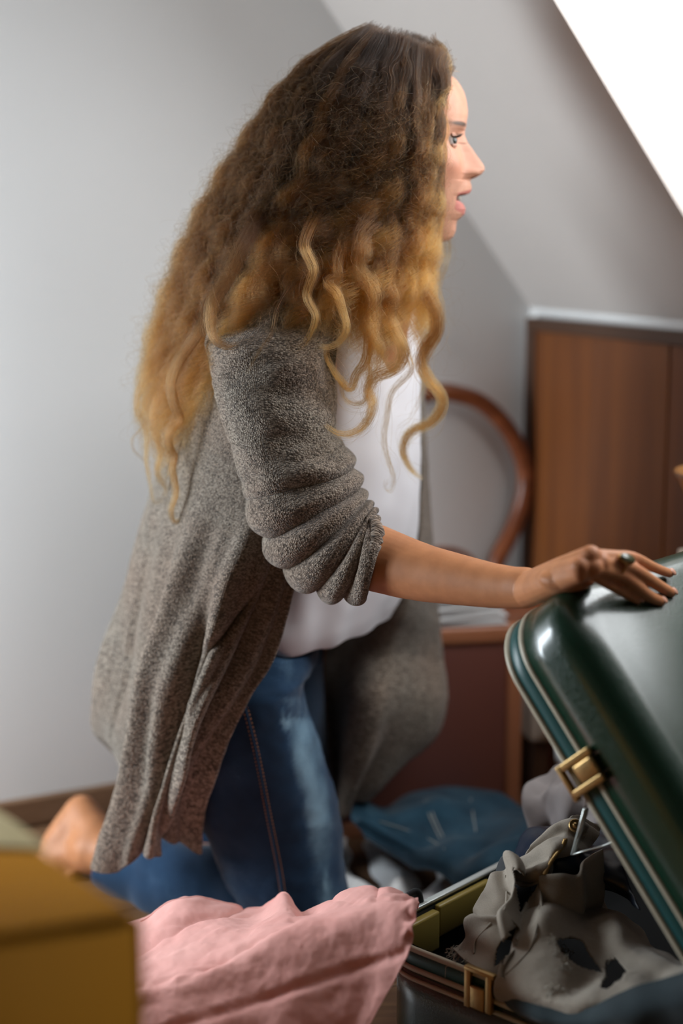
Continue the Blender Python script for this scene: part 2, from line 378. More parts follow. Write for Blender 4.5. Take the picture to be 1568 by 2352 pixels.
# ================================================================== GREEN SUITCASE
YAW = math.radians(41.7); TH_ = math.radians(49.6); SLn = .438; SW = .56; SD = .100
A = Vector((.038, 1.674, .152)); E1 = Vector((math.sin(YAW), math.cos(YAW), 0)); E2 = Vector((math.cos(YAW), -math.sin(YAW), 0))
LM = -E2*math.cos(TH_) + Z*math.sin(TH_); LN = E2*math.sin(TH_) + Z*math.cos(TH_)
LA = Vector((.1539, 1.5865, .5254)); LH = LA - LM*SLn
suit = empty('suitcase', A + E2*SLn/2 + E1*SW/2); suit.location.z = .004
tag(suit, 'open green hard suitcase with cream piping and brass latches in front of the woman', 'suitcase')
def rrect(w, l, r, n=9):
    """rounded rectangle outline, 0..w by 0..l, counter-clockwise"""
    out = []
    for cx_, cy_, a0 in ((w-r, r, -90), (w-r, l-r, 0), (r, l-r, 90), (r, r, 180)):
        for i in range(n):
            a = math.radians(a0 + 90*i/(n-1)); out.append((cx_+math.cos(a)*r, cy_+math.sin(a)*r))
    return out
def rr_inset(w, l, r, d, n=9):
    rr = max(r-d, .012); q = rrect(w-2*d, l-2*d, rr, n); return [(x+d, y+d) for x, y in q]
def dense(o):
    q = []
    for i in range(len(o)):
        a, b = o[i], o[(i+1) % len(o)]; k = max(1, int(math.hypot(b[0]-a[0], b[1]-a[1])/.03))
        for j in range(k): q.append((a[0]+(b[0]-a[0])*j/k, a[1]+(b[1]-a[1])*j/k))
    return q
RCN = .062
def shell(name, o, w, l, n, D, mat, rf=.034, z0=.028, bulge=.010, grp=suit):
    prof = [(0, z0), (0.0, D*.5)] + [(rf*(1-math.cos(a)), D-rf+rf*math.sin(a)) for a in np.linspace(0, math.pi/2, 9)]
    prof += [(rf+.02, D+bulge*.25), (rf+.05, D+bulge*.6), (rf+.09, D+bulge*.9), (rf+.125, D+bulge)]
    base = dense(rrect(SW, SLn, RCN)); cxm, cym = SW/2, SLn/2; rings = []
    for d, h in prof:
        q = []
        for (x, y) in base:
            # inset along both axes
            fx = (SW/2-d)/(SW/2); fy = (SLn/2-d)/(SLn/2); q.append(tuple(o + w*(cxm+(x-cxm)*fx) + l*(cym+(y-cym)*fy) + n*h))
        rings.append(q)
    ob = mesh_grid(name, np.array(rings), mat, grp, closed=True)
    b = bmesh.new(); b.from_mesh(ob.data); b.verts.ensure_lookup_table(); m = len(base)
    b.faces.new([b.verts[(len(prof)-1)*m+i] for i in range(m)]); b.to_mesh(ob.data); b.free()
    s_ = ob.modifiers.new('t', 'SOLIDIFY'); s_.thickness = .003; s_.offset = 1; ob.data.polygons.foreach_set('use_smooth', [True]*len(ob.data.polygons))
    return ob
def lining(name, o, w, l, n, D, inset=.005):
    base = dense(rrect(SW, SLn, RCN)); rings = []
    for d, h in ((inset, .001), (inset, D*.6), (inset+.012, D-.012), (inset+.03, D-.006), (inset+.12, D-.005)):
        rings.append([tuple(o + w*(SW/2+(x-SW/2)*(SW/2-d)/(SW/2)) + l*(SLn/2+(y-SLn/2)*(SLn/2-d)/(SLn/2)) + n*h) for x, y in base])
    ob = mesh_grid(name, np.array(rings), M['lining'], suit, closed=True)
    b = bmesh.new(); b.from_mesh(ob.data); b.verts.ensure_lookup_table(); m = len(base)
    b.faces.new([b.verts[4*m+i] for i in range(m)]); b.to_mesh(ob.data); b.free()
def outline(o, w, l, n, off, h):
    base = dense(rrect(SW, SLn, RCN, 12))
    return [o + w*(SW/2+(x-SW/2)*(SW/2+off)/(SW/2)) + l*(SLn/2+(y-SLn/2)*(SLn/2+off)/(SLn/2)) + n*h for x, y in base]
def trims(o, w, l, n, hs, pre):
    for k, h in enumerate(hs):
        b = bmesh.new(); add_tube(b, outline(o, w, l, n, .0015, h), .0036, 10, closed=True); from_bm('piping', b, M['bead'], suit)
    R = np.array([[tuple(p) for p in outline(o, w, l, n, f, h)] for f, h in ((-.003, hs[0]), (.001, hs[0]+.003), (.002, (hs[0]+hs[1])/2), (.001, hs[1]-.003), (-.003, hs[1]))])
    q = mesh_grid('band', R, M['teal'], suit, closed=True, thick=.002); q['label'] = 'dark teal rim band between the cream piping'
# lid: width axis E1, length axis from hinge to free edge = LM, outward = LN
shell('lid', LH, E1, LM, LN, SD, M['green']); lining('lid_lining', LH, E1, LM, LN, SD-.004)
trims(LH, E1, LM, LN, (.002, .025), 'lid')
BD = .140
shell('base', A + E2*SLn, E1, -E2, -Z, BD, M['green'], rf=.03, bulge=.002); lining('base_lining', A + E2*SLn, E1, -E2, -Z, BD-.004)
trims(A + E2*SLn, E1, -E2, -Z, (.002, .025), 'base')
b = bmesh.new(); add_tube(b, outline(A + E2*SLn, E1, -E2, -Z, .0015, .038), .0028, 8, closed=True); from_bm('piping', b, M['bead'], suit)
b = bmesh.new(); add_box(b, (LH + A + E2*SLn)/2, E1, E2, Z, .06, SW-.06, .002, .016, -.022, .020, .004); from_bm('hinge', b, M['brass'], suit)
def find_s(o, d, px, s0, s1):
    for _ in range(40):
        m_ = (s0+s1)/2
        if proj(o+d*m_)[0] < px: s0 = m_
        else: s1 = m_
    return (s0+s1)/2
def latch(o, along, n, sgn):
    """hasp: frame, plate and hook on the rim; along = rim direction, n = away from the opening, outward = -E1"""
    out = -E1
    b = bmesh.new()
    add_box(b, o, along, n, out, -.020, -.012, -.006, .040, .004, .010, .0012); add_box(b, o, along, n, out, .009, .017, -.006, .038, .004, .011, .0012)
    add_box(b, o, along, n, out, -.020, .020, -.008, -.003, .003, .011, .001)
    f = from_bm('latch', b, M['brass'], suit)
    b = bmesh.new(); add_box(b, o, along, n, out, -.011, .008, .012, .038, .005, .012, .002); from_bm('latch_plate', b, M['brass'], f)
sb = find_s(A, E2, 1112, 0, .4); latch(A + E2*sb, E2, -Z, 1)
sl = find_s(LA, -LM, 1322, 0, .4); latch(LA - LM*sl, -LM, LN, 1)
# olive plastic lock housing and steel rim strip on the front edge
b = bmesh.new(); add_box(b, A + E2*.006, E1, E2, Z, .045, .100, -.001, .011, -.052, -.004, .003); add_box(b, A + E2*.006, E1, E2, Z, .102, .205, -.001, .008, -.040, .000, .003)
from_bm('lock_housing', b, M['olive_plastic'], suit)
b = bmesh.new(); add_box(b, A, E1, E2, Z, .05, .33, -.004, .005, .002, .006, .001); from_bm('rim_strip', b, M['steel'], suit)
b = bmesh.new(); add_box(b, A, E1, E2, Z, .255, .345, .003, .009, -.024, .009, .001); from_bm('rim_plate', b, newmat('dark_steel', (.10, .10, .09), .4, metal=.8), suit)
b = bmesh.new(); add_tube(b, smooth_path([A+E1*.055-E2*.002+Z*.0, A+E1*.055-E2*.002+Z*.020, A+E1*.075-E2*.002+Z*.022, A+E1*.085-E2*.004+Z*.004], 16), .0035, 8, flat=2); from_bm('hook', b, M['lining'], suit)
# lid stays
Yk = 1.60
stay_top = P(1345, 1858, 1.56); stay_mid = P(1316, 1962, 1.60); stay_far = P(1392, 1940, 1.58)
b = bmesh.new(); add_tube(b, [stay_top, stay_mid], .0030, 8, flat=.5); from_bm('lid_stay', b, M['steel'], suit)
b = bmesh.new(); add_tube(b, smooth_path([stay_mid, P(1340, 1955, 1.59), stay_far, P(1460, 1905, 1.55)], 14), .0022, 8, flat=.5); from_bm('lid_stay', b, M['steel'], suit)
print('A..latch', sb, sl, 'hinge px', proj(LH), proj(A+E2*SLn))

# ================================================================== MUSTARD BOX (foreground)
C0 = P(338, 2100, 0.95); zt = C0.z
C1 = None
def at_z(px, py, z):
    r = ray(px, py); return CAM + r*((z-CH)/r.z)
C1 = at_z(0, 1878, zt); C2 = at_z(0, 2152, zt)
a1 = (C1-C0).normalized(); a2 = (C2-C0).normalized(); print('box angle', math.degrees(a1.angle(a2)), zt, C0, C1, C2)
L1 = (C1-C0).length*1.15; box = empty('mustard_box', (C0.x, C0.y, .004)); tag(box, 'large mustard-yellow box at the lower left corner of the picture', 'box')
b = bmesh.new(); vs_ = []
for z in (.004, .099):
    for p in (C0, C0+a1*L1, C0+a1*L1+a2*.42, C0+a2*.42): vs_.append(b.verts.new((p.x, p.y, z)))
for f in ((3, 2, 1, 0), (4, 5, 6, 7), (0, 1, 5, 4), (1, 2, 6, 5), (2, 3, 7, 6), (3, 0, 4, 7)): b.faces.new([vs_[i] for i in f])
bmesh.ops.bevel(b, geom=list(b.edges), offset=.006, segments=3, affect='EDGES'); from_bm('body', b, M['yellow'], box)
b = bmesh.new(); vs_ = []
for z in (.10, zt):
    for p in (C0-a1*.0008-a2*.0008, C0+a1*(L1+.0008)-a2*.0008, C0+a1*(L1+.0008)+a2*.4208, C0-a1*.0008+a2*.4208): vs_.append(b.verts.new((p.x, p.y, z)))
for f in ((3, 2, 1, 0), (4, 5, 6, 7), (0, 1, 5, 4), (1, 2, 6, 5), (2, 3, 7, 6), (3, 0, 4, 7)): b.faces.new([vs_[i] for i in f])
bmesh.ops.bevel(b, geom=list(b.edges), offset=.008, segments=4, affect='EDGES'); from_bm('lid', b, M['yellow'], box)

# ================================================================== PERSON# ================================================================== PERSON
person = empty('person', (P(640, 2100, 2.08).x, 2.08, .004))
tag(person, 'kneeling woman with long curly hair, knit cardigan and jeans, hand on the green suitcase', 'person')
Bp = LA + LN*SD                                    # near free corner of the lid face
def lid_pt(px, py, h):
    """point seen at a pixel, h metres above the lid's big outer face"""
    r = ray(px, py); return CAM + r*(((Bp-CAM).dot(LN)+h)/r.dot(LN))
# ---- head: heightfield over azimuth and height
HY = 2.03
prof = [(930, 82), (985, 100), (1012, 125), (1033.5, 173), (1047, 182.5), (1058, 198), (1066, 213), (1071, 232), (1074, 253), (1073.5, 268), (1070.5, 284), (1067, 300), (1067.5, 312.5), (1073, 326), (1082, 339), (1094, 356.5), (1105, 372),
        (1111.5, 382), (1112.3, 391), (1105, 400.5), (1094, 407), (1083, 411.5), (1079, 416), (1082.5, 427), (1082, 437), (1077.5, 444.5), (1066, 448.5), (1048, 452), (1046, 458), (1056, 462.5), (1064, 469),
        (1069, 480), (1066.5, 491), (1057, 501), (1050, 506), (1047.5, 514), (1046.5, 529), (1041, 543), (1031.6, 551.6), (1010, 558), (985, 566), (965, 580), (955, 600), (950, 625)]
base = [(925, 84), (975, 100), (1003, 125), (1026, 173), (1042, 190), (1056, 210), (1064, 232), (1067, 253), (1067, 268), (1063, 284), (1058, 300), (1056, 320), (1058, 345), (1060, 370), (1062, 395), (1063, 420), (1061, 440), (1058, 460), (1052, 480),
        (1046, 500), (1042, 520), (1037, 538), (1029, 549), (1010, 557), (985, 566), (965, 580), (955, 600), (950, 625)]
def zx(lst):
    a = np.array([tuple(P(x, y, HY)) for x, y in lst]); return a[::-1, 2], a[::-1, 0]
pz, pxx = zx(prof); bz, bxx = zx(base)
xc = P(900, 300, HY).x; PXM = 1.977/3600
z_top, z_bot = P(900, 66, HY).z, P(900, 622, HY).z
def hz(py): return P(900, py, HY).z
wz = [(66, .004), (84, .010), (96, .034), (115, .050), (160, .066), (230, .073), (300, .073), (360, .070), (420, .063), (470, .056), (510, .046), (545, .034), (560, .040), (590, .050), (625, .055)]
wZ = np.array([hz(y) for y, _ in wz])[::-1]; wW = np.array([w for _, w in wz])[::-1]
bk = [(66, 10), (84, 30), (96, 70), (115, 110), (160, 150), (230, 172), (300, 172), (360, 160), (420, 140), (470, 118), (530, 100), (625, 100)]
kZ = np.array([hz(y) for y, _ in bk])[::-1]; kW = np.array([w*PXM for _, w in bk])[::-1]
# monotone z levels, dense in the face
def cub(a_, b_, n=400):
    q = resample(np.stack([a_, b_], 1), n, 0); k_ = 9; z_ = q[:, 0]; w_ = np.convolve(np.pad(q[:, 1], k_, 'edge'), np.ones(2*k_+1)/(2*k_+1), 'valid'); return z_, w_
bz2, bx2 = cub(bz, bxx, 700); wZ2, wW2 = cub(wZ, wW); kZ2, kW2 = cub(kZ, kW)
ys = np.concatenate([np.linspace(84, 250, 60), np.linspace(251, 560, 310), np.linspace(562, 622, 16)])
NA = 220
aa = np.linspace(-math.pi, math.pi, NA, endpoint=False); aa = aa - .55*np.sin(aa)*1.0    # denser in front
HV = []; HC = []
askin = np.array((.44, .190, .085))
skin = np.array((.52, .265, .175)); lip = np.array((.43, .15, .12)); mouth = np.array((.09, .018, .015)); brow = np.array((.07, .035, .02)); blush = np.array((.49, .175, .095))
def g(x, s): return math.exp(-(x/s)**2)
for py in ys:
    z = hz(py); fp = np.interp(z, pz, pxx) - xc; fb = float(np.interp(z, bz2, bx2)) - xc; w = np.interp(z, wZ2, wW2); b = np.interp(z, kZ2, kW2)
    for a in aa:
        c, s = math.cos(a), math.sin(a)
        e = .86 if c > 0 else 1.0
        x = (fb if c > 0 else b)*math.copysign(abs(c)**e, c); y = w*math.copysign(abs(s)**.92, s)
        col = skin.copy()
        if c > 0:
            d = fp - fb; ay_ = abs(y)
            # half width of the midline relief: nose narrow at the bridge, wide at the wings; lips wider
            if py < 300: hw = .020
            elif py < 330: hw = .012
            elif py < 400: hw = .0095 + .008*max(0, (py-350)/50)
            elif py < 416: hw = .0165
            else: hw = .021
            if d > 0:
                k = math.exp(-(ay_/hw)**2.6) if 300 < py < 416 else math.exp(-(ay_/hw)**2.2)
            else: k = 1/(1+math.exp((ay_-.0225)/.0016)) if 444 < py < 470 else math.exp(-(ay_/.03)**2)
            x += d*k
            # nose wing
            x += .0035*g(ay_-.0140, .0042)*g(py-396, 9)
            # nostril
            if g(ay_-.0085, .0035)*g(py-409, 4) > .5: x -= .004; col = skin*.35
            # eye socket
            if ay_ < .05:
                es = g(ay_-.031, .014)*g(py-325, 17); x -= .0085*es
                x += .0035*g(ay_-.030, .020)*g(py-292, 10)          # brow ridge
            # cheek
            x += .004*g(ay_-.036, .018)*g(py-385, 30); y += math.copysign(.003, y)*g(ay_-.045, .02)*g(py-375, 30)
            # nasolabial crease
            x -= .0022*g(ay_-(.018+.012*(py-400)/60), .003)*g(py-428, 20)
            # brow, lips, mouth colours
            bl_ = 1.5*g(ay_-.031, .019)*g(py-(288-.10*(ay_-.02)*1000*.3), 5.0)
            if ay_ > .009: col = col*(1-min(1, bl_*1.1)) + brow*min(1, bl_*1.1)
            col = col*(1-.5*g(ay_-.037, .02)*g(py-390, 26)) + blush*.5*g(ay_-.037, .02)*g(py-390, 26)
            if 426 < py < 506 and ay_ < .027:
                up = 431+.9*ay_*1000*.5; lo = 500-1.2*ay_*1000*.6
                if up < py < lo: col = lip.copy()
                if 446.5 < py < 461 and ay_ < .024: col = mouth.copy()
        hl = np.interp(py, [80, 170, 240, 320, 420, 560], [1050, 1030, 1012, 985, 968, 940])
        if xc + x < P(hl, py, HY).x: col = np.array((.035, .018, .009))
        HV.append((xc+x, HY+y, z)); HC.append(col)
HV = np.array(HV)
HF = grid_faces(len(ys), NA, True); HF.append(tuple(range(NA))[::-1]); 
# turn the head a little away from the camera
pv = Vector((xc, HY, hz(420))); hrot = Matrix.Rotation(math.radians(0), 4, 'Z')
# ---- limbs and trunk: union of tapered capsules through a voxel remesh
bm = bmesh.new(); BMS = {}
def caps(pts, radii, flat=None, n=16):
    pts = [Vector(p) for p in pts]
    add_tube(bm, pts, radii, n)
    for p, r in ((pts[0], radii[0]), (pts[-1], radii[-1])):
        bmesh.ops.create_uvsphere(bm, u_segments=16, v_segments=10, radius=r, matrix=Matrix.Translation(p))
def ell(c, r, n=24):
    bmesh.ops.create_uvsphere(bm, u_segments=n, v_segments=16, radius=1, matrix=Matrix.Translation(Vector(c)) @ Matrix.Diagonal((*r, 1)))
neck0 = Vector((P(915, 500, 2.03).x, 2.03, P(915, 500, 2.03).z)); neck1 = P(850, 700, 2.04)
caps([neck0, P(885, 600, 2.03), neck1], [.050, .050, .056], n=32)
sh_n = P(655, 860, 1.94); sh_f = P(835, 800, 2.24); chest = P(790, 950, 2.09); belly = P(765, 1230, 2.08); pelvis = P(596, 1490, 2.07)
caps([neck1, chest, belly, pelvis], [.055, .066, .062, .064], n=32)
caps([sh_n, P(755, 810, 2.08), P(800, 810, 2.20)], [.046, .050, .046]); sh_f = P(815, 820, 2.22)
elbow = P(742, 1265, 1.845); 
caps([sh_n, P(700, 1060, 1.88), elbow], [.048, .042, .038])
fa = [(800, 1272, 1.822, .0405), (860, 1281, 1.800, .0395), (935, 1306, 1.775, .0355), (986, 1319, 1.755, .0325), (1062, 1333, 1.725, .0285), (1130, 1345, 1.698, .0252), (1180, 1350, 1.678, .0232), (1205, 1350, 1.668, .0228)]
BMS['trunk'] = bm; bm = bmesh.new()
caps([P(700, 1160, 1.86), elbow] + [P(x, y, Y) for x, y, Y, r in fa], [.034, .038] + [r for *_, r in fa], n=32)
BMS['arm'] = bm; bm = BMS['trunk']
# far arm, bent behind the chest
caps([sh_f, P(900, 1080, 2.26), P(930, 1260, 2.2), P(820, 1330, 2.16)], [.045, .038, .034, .024])
# hand on the lid
bm = BMS['arm']
mcp = {'i': (1356, 1276, .052), 'm': (1384, 1292, .047), 'r': (1362, 1300, .040), 'p': (1330, 1303, .032)}
fing = {'i': [(1356, 1277), (1408, 1278), (1453, 1281), (1500, 1303), (1537, 1317)],
        'm': [(1376, 1292), (1420, 1297), (1456, 1308), (1512, 1345), (1541, 1361)],
        'r': [(1360, 1302), (1400, 1312), (1432, 1323), (1486, 1366), (1517, 1381)],
        'p': [(1332, 1303), (1362, 1320), (1388, 1336), (1436, 1363), (1463, 1378)]}
fh = {'i': [.040, .041, .038, .020, .0085], 'm': [.038, .039, .036, .018, .0080], 'r': [.036, .035, .031, .016, .0080], 'p': [.030, .027, .022, .013, .0075]}
fr = {'i': [.0080, .0068, .0064, .0057, .0050], 'm': [.0088, .0075, .0072, .0065, .0056], 'r': [.0088, .0076, .0072, .0066, .0057], 'p': [.0082, .0068, .0063, .0056, .0050]}
FT = {}
for k in 'imrp':
    pts = [lid_pt(x, y, h) for (x, y), h in zip(fing[k], fh[k])]; FT[k] = pts
    sp = smooth_path(pts, 17); rr = np.interp(np.linspace(0, 4, 17), range(5), fr[k])
    caps(sp, list(rr), n=12)
wr = P(1205, 1350, 1.668)
print('wrist above lid', (wr-Bp).dot(LN), 'fingers Y', {k: [round(p.y, 3) for p in v] for k, v in FT.items()}, 'wr len', (FT['m'][0]-wr).length, (FT['m'][0]-FT['m'][-1]).length)
for k in 'imrp':
    q = FT[k][0]; mid = wr.lerp(q, .55)
    caps([wr.lerp(q, .05), mid, q], [.0165, .0145, .0112], n=12)
pc = (wr + FT['m'][0] + FT['p'][0])/3 - Z*.006
ell(pc, (.030, .026, .013)); caps([wr - Z*.004, P(1262, 1338, (wr.y+FT['p'][0].y)/2), FT['p'][0] - Z*.006], [.019, .0165, .010])
# thumb: leaves the far side of the palm, along the lid edge
th0 = wr.lerp(FT['i'][0], .25) + Y_*.016 - Z*.006
caps([th0, th0 + Vector((.030, .030, -.004)), th0 + Vector((.055, .038, -.012)), th0 + Vector((.078, .038, -.022))], [.0125, .0105, .0092, .0078], n=12)
# legs
bm = BMS['trunk']
knee_n = Vector((P(690, 2100, 1.985).x, 1.985, .062)); hip_n = P(585, 1580, 2.0)
ank_n = Vector((P(215, 1985, 2.16).x, 2.155, .050)); 
caps([hip_n, knee_n.lerp(hip_n, .5), knee_n], [.062, .054, .044], n=20)
caps([knee_n, knee_n.lerp(ank_n, .35), ank_n], [.042, .042, .032], n=20)
knee_f = Vector((P(680, 2000, 2.24).x, 2.24, .062)); hip_f = P(600, 1560, 2.14); ank_f = Vector((P(470, 1900, 2.36).x, 2.33, .05))
caps([hip_f, knee_f.lerp(hip_f, .5), knee_f], [.062, .054, .044], n=20)
caps([knee_f, knee_f.lerp(ank_f, .35), ank_f], [.042, .042, .032], n=20)
# near foot: toes tucked, heel up
heel = P(188, 1866, 2.20); ball = P(105, 1985, 2.17); ball.z = .022
caps([ank_n, P(222, 1925, 2.17), heel - Z*.002], [.036, .036, .027]); caps([heel, P(150, 1925, 2.19), ball], [.027, .030, .024])
caps([P(225, 1960, 2.16), P(165, 1960, 2.17), ball], [.034, .028, .022])
for k in range(5):
    p = ball + Vector((.004, -.032+.015*k, -.006)); caps([p, p + Vector((.022, -.003, -.008)), p + Vector((.036, -.004, -.009))], [.010, .0085, .0072], n=10)
heel_f = ank_f + Vector((-.06, .02, .03)); caps([ank_f, heel_f], [.034, .026]); caps([heel_f, heel_f + Vector((-.05, .0, -.045))], [.028, .022])
def remesh(b, vox, it):
    me = bpy.data.meshes.new('tmp'); b.to_mesh(me); b.free()
    tmp = bpy.data.objects.new('tmp', me); COL.objects.link(tmp)
    md = tmp.modifiers.new('r', 'REMESH'); md.mode = 'VOXEL'; md.voxel_size = vox; md.use_smooth_shade = True
    ms = tmp.modifiers.new('s', 'SMOOTH'); ms.factor = .5; ms.iterations = it
    dg = bpy.context.evaluated_depsgraph_get(); ev = tmp.evaluated_get(dg); em = ev.to_mesh()
    n_ = len(em.vertices); co = np.zeros(n_*3); em.vertices.foreach_get('co', co); fs_ = [tuple(p.vertices) for p in em.polygons]
    ev.to_mesh_clear(); bpy.data.objects.remove(tmp); return co.reshape(-1, 3), fs_
c1_, f1_ = remesh(BMS['trunk'], .006, 6); c2_, f2_ = remesh(BMS['arm'], .00135, 9)
co = np.vstack([c1_, c2_]); nv = len(co); bf = f1_ + [tuple(q+len(c1_) for q in f) for f in f2_]
bcol = np.tile(askin, (nv, 1))
# pink finger joints, knuckles and nails
for k in 'imrp':
    for i_, s_ in ((2, .010), (4, .010), (0, .010)):
        d = np.linalg.norm(co-np.array(FT[k][i_]), axis=1); w_ = np.exp(-(d/s_)**2)[:, None]*.45; bcol = bcol*(1-w_) + blush*w_
V = np.vstack([co, HV]); off = nv
F = bf + [tuple(i+off for i in f) for f in HF]
me = bpy.data.meshes.new('body'); me.from_pydata(V.tolist(), [], F); me.update()
ca_ = me.color_attributes.new('skin', 'FLOAT_COLOR', 'POINT'); cc = np.ones((len(V), 4)); cc[:nv, :3] = bcol; cc[nv:, :3] = np.array(HC); ca_.data.foreach_set('color', cc.ravel().astype(np.float32))
ms_ = newmat('skin', (.6, .36, .26), .52, spec=.30); b_ = ms_.node_tree.nodes['Principled BSDF']
at = N(ms_, 'ShaderNodeAttribute', attribute_name='skin'); fr_ = noise_tex(ms_, 60, 4)
setc(ms_, mixc(ms_, 1.0, at.outputs['Color'], ramp(ms_, fr_, [(.35, (.90, .86, .84)), (.65, (1.04, 1.02, 1.0))]), 'MULTIPLY'))
b_.inputs['Subsurface Weight'].default_value = .12; b_.inputs['Subsurface Radius'].default_value = (.012, .004, .002); b_.inputs['Subsurface Scale'].default_value = .6
bump(ms_, noise_tex(ms_, 900, 2), .12, .0004)
body = link('body', me, ms_, person)
# eyes
def eye(sy):
    c = Vector((xc + (np.interp(hz(326), bz, bxx)-xc) - .0185, HY + sy*.031, hz(327)))
    b = bmesh.new(); bmesh.ops.create_uvsphere(b, u_segments=32, v_segments=20, radius=.0122, matrix=Matrix.Translation(c))
    m_ = newmat('eye_white', (.42, .37, .35), .2); e_ = from_bm('eyeball', b, m_, person)  # whites darkened, shade on the eye put into the colour
    b = bmesh.new(); bmesh.ops.create_uvsphere(b, u_segments=24, v_segments=12, radius=.0072, matrix=Matrix.Translation(c + Vector((.0052, sy*.0034 if sy < 0 else -.0030, .0006))))
    from_bm('iris', b, newmat('iris_grey', (.035, .040, .032), .08), e_)
    # upper lid and lashes
    rows = []
    for a in np.linspace(math.radians(95), math.radians(19), 10):
        rows.append([tuple(c + Vector((math.cos(t)*math.cos(a), math.sin(t)*1.0*math.cos(a)*1.05, math.sin(a)))*.0134) for t in np.linspace(-1.12, 1.12, 22)])
    mesh_grid('eyelid', np.array(rows), M_lid, person, thick=.0012)
    rows = []
    for a in np.linspace(math.radians(-70), math.radians(-17), 7):
        rows.append([tuple(c + Vector((math.cos(t)*math.cos(a), math.sin(t)*1.05*math.cos(a), math.sin(a)))*.0131) for t in np.linspace(-1.12, 1.12, 22)])
    mesh_grid('eyelid', np.array(rows), M_lid, person, thick=.0012)
    b = bmesh.new(); a = math.radians(19)
    for t in np.linspace(-1.3, 1.3, 26):
        q = c + Vector((math.cos(t)*math.cos(a), math.sin(t)*math.cos(a)*1.05, math.sin(a)))*.0140
        d = Vector((math.cos(t), math.sin(t), .15)); add_tube(b, [q, q+d*.0035+Z*.0008, q+d*.0065+Z*.0032], [.00042, .0003, .00012], 5)
    from_bm('eyelashes', b, newmat('lash', (.02, .014, .012), .6), person)
M_lid = newmat('lid_skin', tuple(skin*.85), .5)
eye(-1); eye(1)
# teeth
b = bmesh.new()
for k in range(-2, 3):
    q = Vector((P(1058, 447, HY).x - .0016*k*k*.35, HY + k*.0068, P(1066, 449, HY).z)); add_box(b, q, X_, Y_, Z, -.006, 0, -.0032, .0032, -.0055, .003, .0012)
from_bm('teeth', b, newmat('teeth', (.5, .46, .40), .3), person)
# nails
for k in 'imrp':
    p4, p3 = FT[k][4], FT[k][3]; d = (p4-p3).normalized(); up = (LN - d*LN.dot(d)).normalized(); sd = d.cross(up)
    b = bmesh.new(); bmesh.ops.create_uvsphere(b, u_segments=14, v_segments=8, radius=1, matrix=Matrix.Translation(p4 + up*.0042 + d*.001) @ Matrix((( *(d*.0062),), (*(sd*.0046),), (*(up*.0020),))).transposed().to_4x4())
    from_bm('fingernail', b, M['nail'], person)
# ring
rp = FT['m'][1].lerp(FT['m'][2], .0); rd = (FT['m'][2]-FT['m'][0]).normalized(); ru = (LN - rd*LN.dot(rd)).normalized(); rs = rd.cross(ru)
b = bmesh.new(); add_tube(b, [rp + (rs*math.cos(t)+ru*math.sin(t))*.0100 for t in np.linspace(0, 2*math.pi, 28, endpoint=False)], .0012, 8, closed=True)
rg = from_bm('ring', b, newmat('ring_gold', (.65, .38, .16), .3, metal=1), person)
def oval(name, h0, h1, ra, rb, mat):
    b = bmesh.new(); rows = [[rp + ru*h + rd*math.cos(t)*ra*f + rs*math.sin(t)*rb*f for t in np.linspace(0, 2*math.pi, 30, endpoint=False)] for h, f in ((h0, .9), (h0, 1), (h1*.6+h0*.4, 1), (h1, .82))]
    v_ = [[b.verts.new(p) for p in r] for r in rows]
    for i in range(3):
        for k in range(30): b.faces.new((v_[i][k], v_[i][(k+1) % 30], v_[i+1][(k+1) % 30], v_[i+1][k]))
    b.faces.new(v_[0][::-1]); b.faces.new(v_[-1]); return from_bm(name, b, mat, rg, True)
oval('ring_setting', .0098, .0130, .0125, .0062, newmat('ring_gold_2', (.55, .30, .12), .35, metal=1)); st = oval('ring_stone', .0120, .0150, .0112, .0052, newmat('olive_stone', (.06, .065, .035), .15)); st['label'] = 'oval olive-green stone'

# ---- jeans
def loft(name, rows, mat, parent, R=60, n=56, wr=0.0, caps=True, exp=2.0):
    """rows: (xL, yL, xR, yR, Y, half depth)"""
    rings = []
    for xl, yl, xr_, yr, Yc, hd in rows:
        pl, pr = P(xl, yl, Yc), P(xr_, yr, Yc); rings.append(ring(pl, pr, hd, n, exp=exp))
    W = resample(np.array(rings), R, 0)
    return W
def wrinkle(W, fn):
    n = normals(W); R, C = W.shape[:2]
    n[:, 0] = n[:, 1]; n[:, -1] = n[:, -2]
    d = np.zeros((R, C))
    for i in range(R):
        for j in range(C): d[i, j] = fn(i/(R-1), j/C, W[i, j])
    return W + n*d[..., None]
jw = loft('thigh', [(455, 1440, 735, 1475, 2.06, .13), (462, 1490, 728, 1520, 2.05, .135), (465, 1560, 700, 1560, 2.00, .105), (452, 1620, 706, 1625, 1.99, .095), (438, 1700, 735, 1700, 1.985, .088),
                    (432, 1790, 760, 1790, 1.985, .080), (450, 1870, 774, 1870, 1.985, .074), (482, 1940, 786, 1940, 1.985, .070), (515, 2010, 797, 2000, 1.985, .068), (545, 2070, 805, 2060, 1.985, .066), (580, 2120, 800, 2110, 1.985, .060), (640, 2150, 770, 2140, 1.985, .04)], None, None, 110, 88)
def jf(u, v, p):
    return .0035*fbm(p, 9) + .004*math.sin(46*p[2] + 14*p[0] + 3*fbm(p, 6))*math.exp(-((u-.72)/.22)**2)*(.4+.6*(v > .5)) + .0012*fbm(p, 60)
jw = wrinkle(jw, jf)
def fade_attr(o, fn):
    me = o.data; a_ = me.attributes.new('fade', 'FLOAT', 'POINT'); v = [fn(o.matrix_world @ x.co) for x in me.vertices]; a_.data.foreach_set('value', v)
jeans = mesh_grid('jeans', jw, M['denim'], person, closed=True, caps=True)
jeans['label'] = 'blue jeans, faded along the front of the thigh'
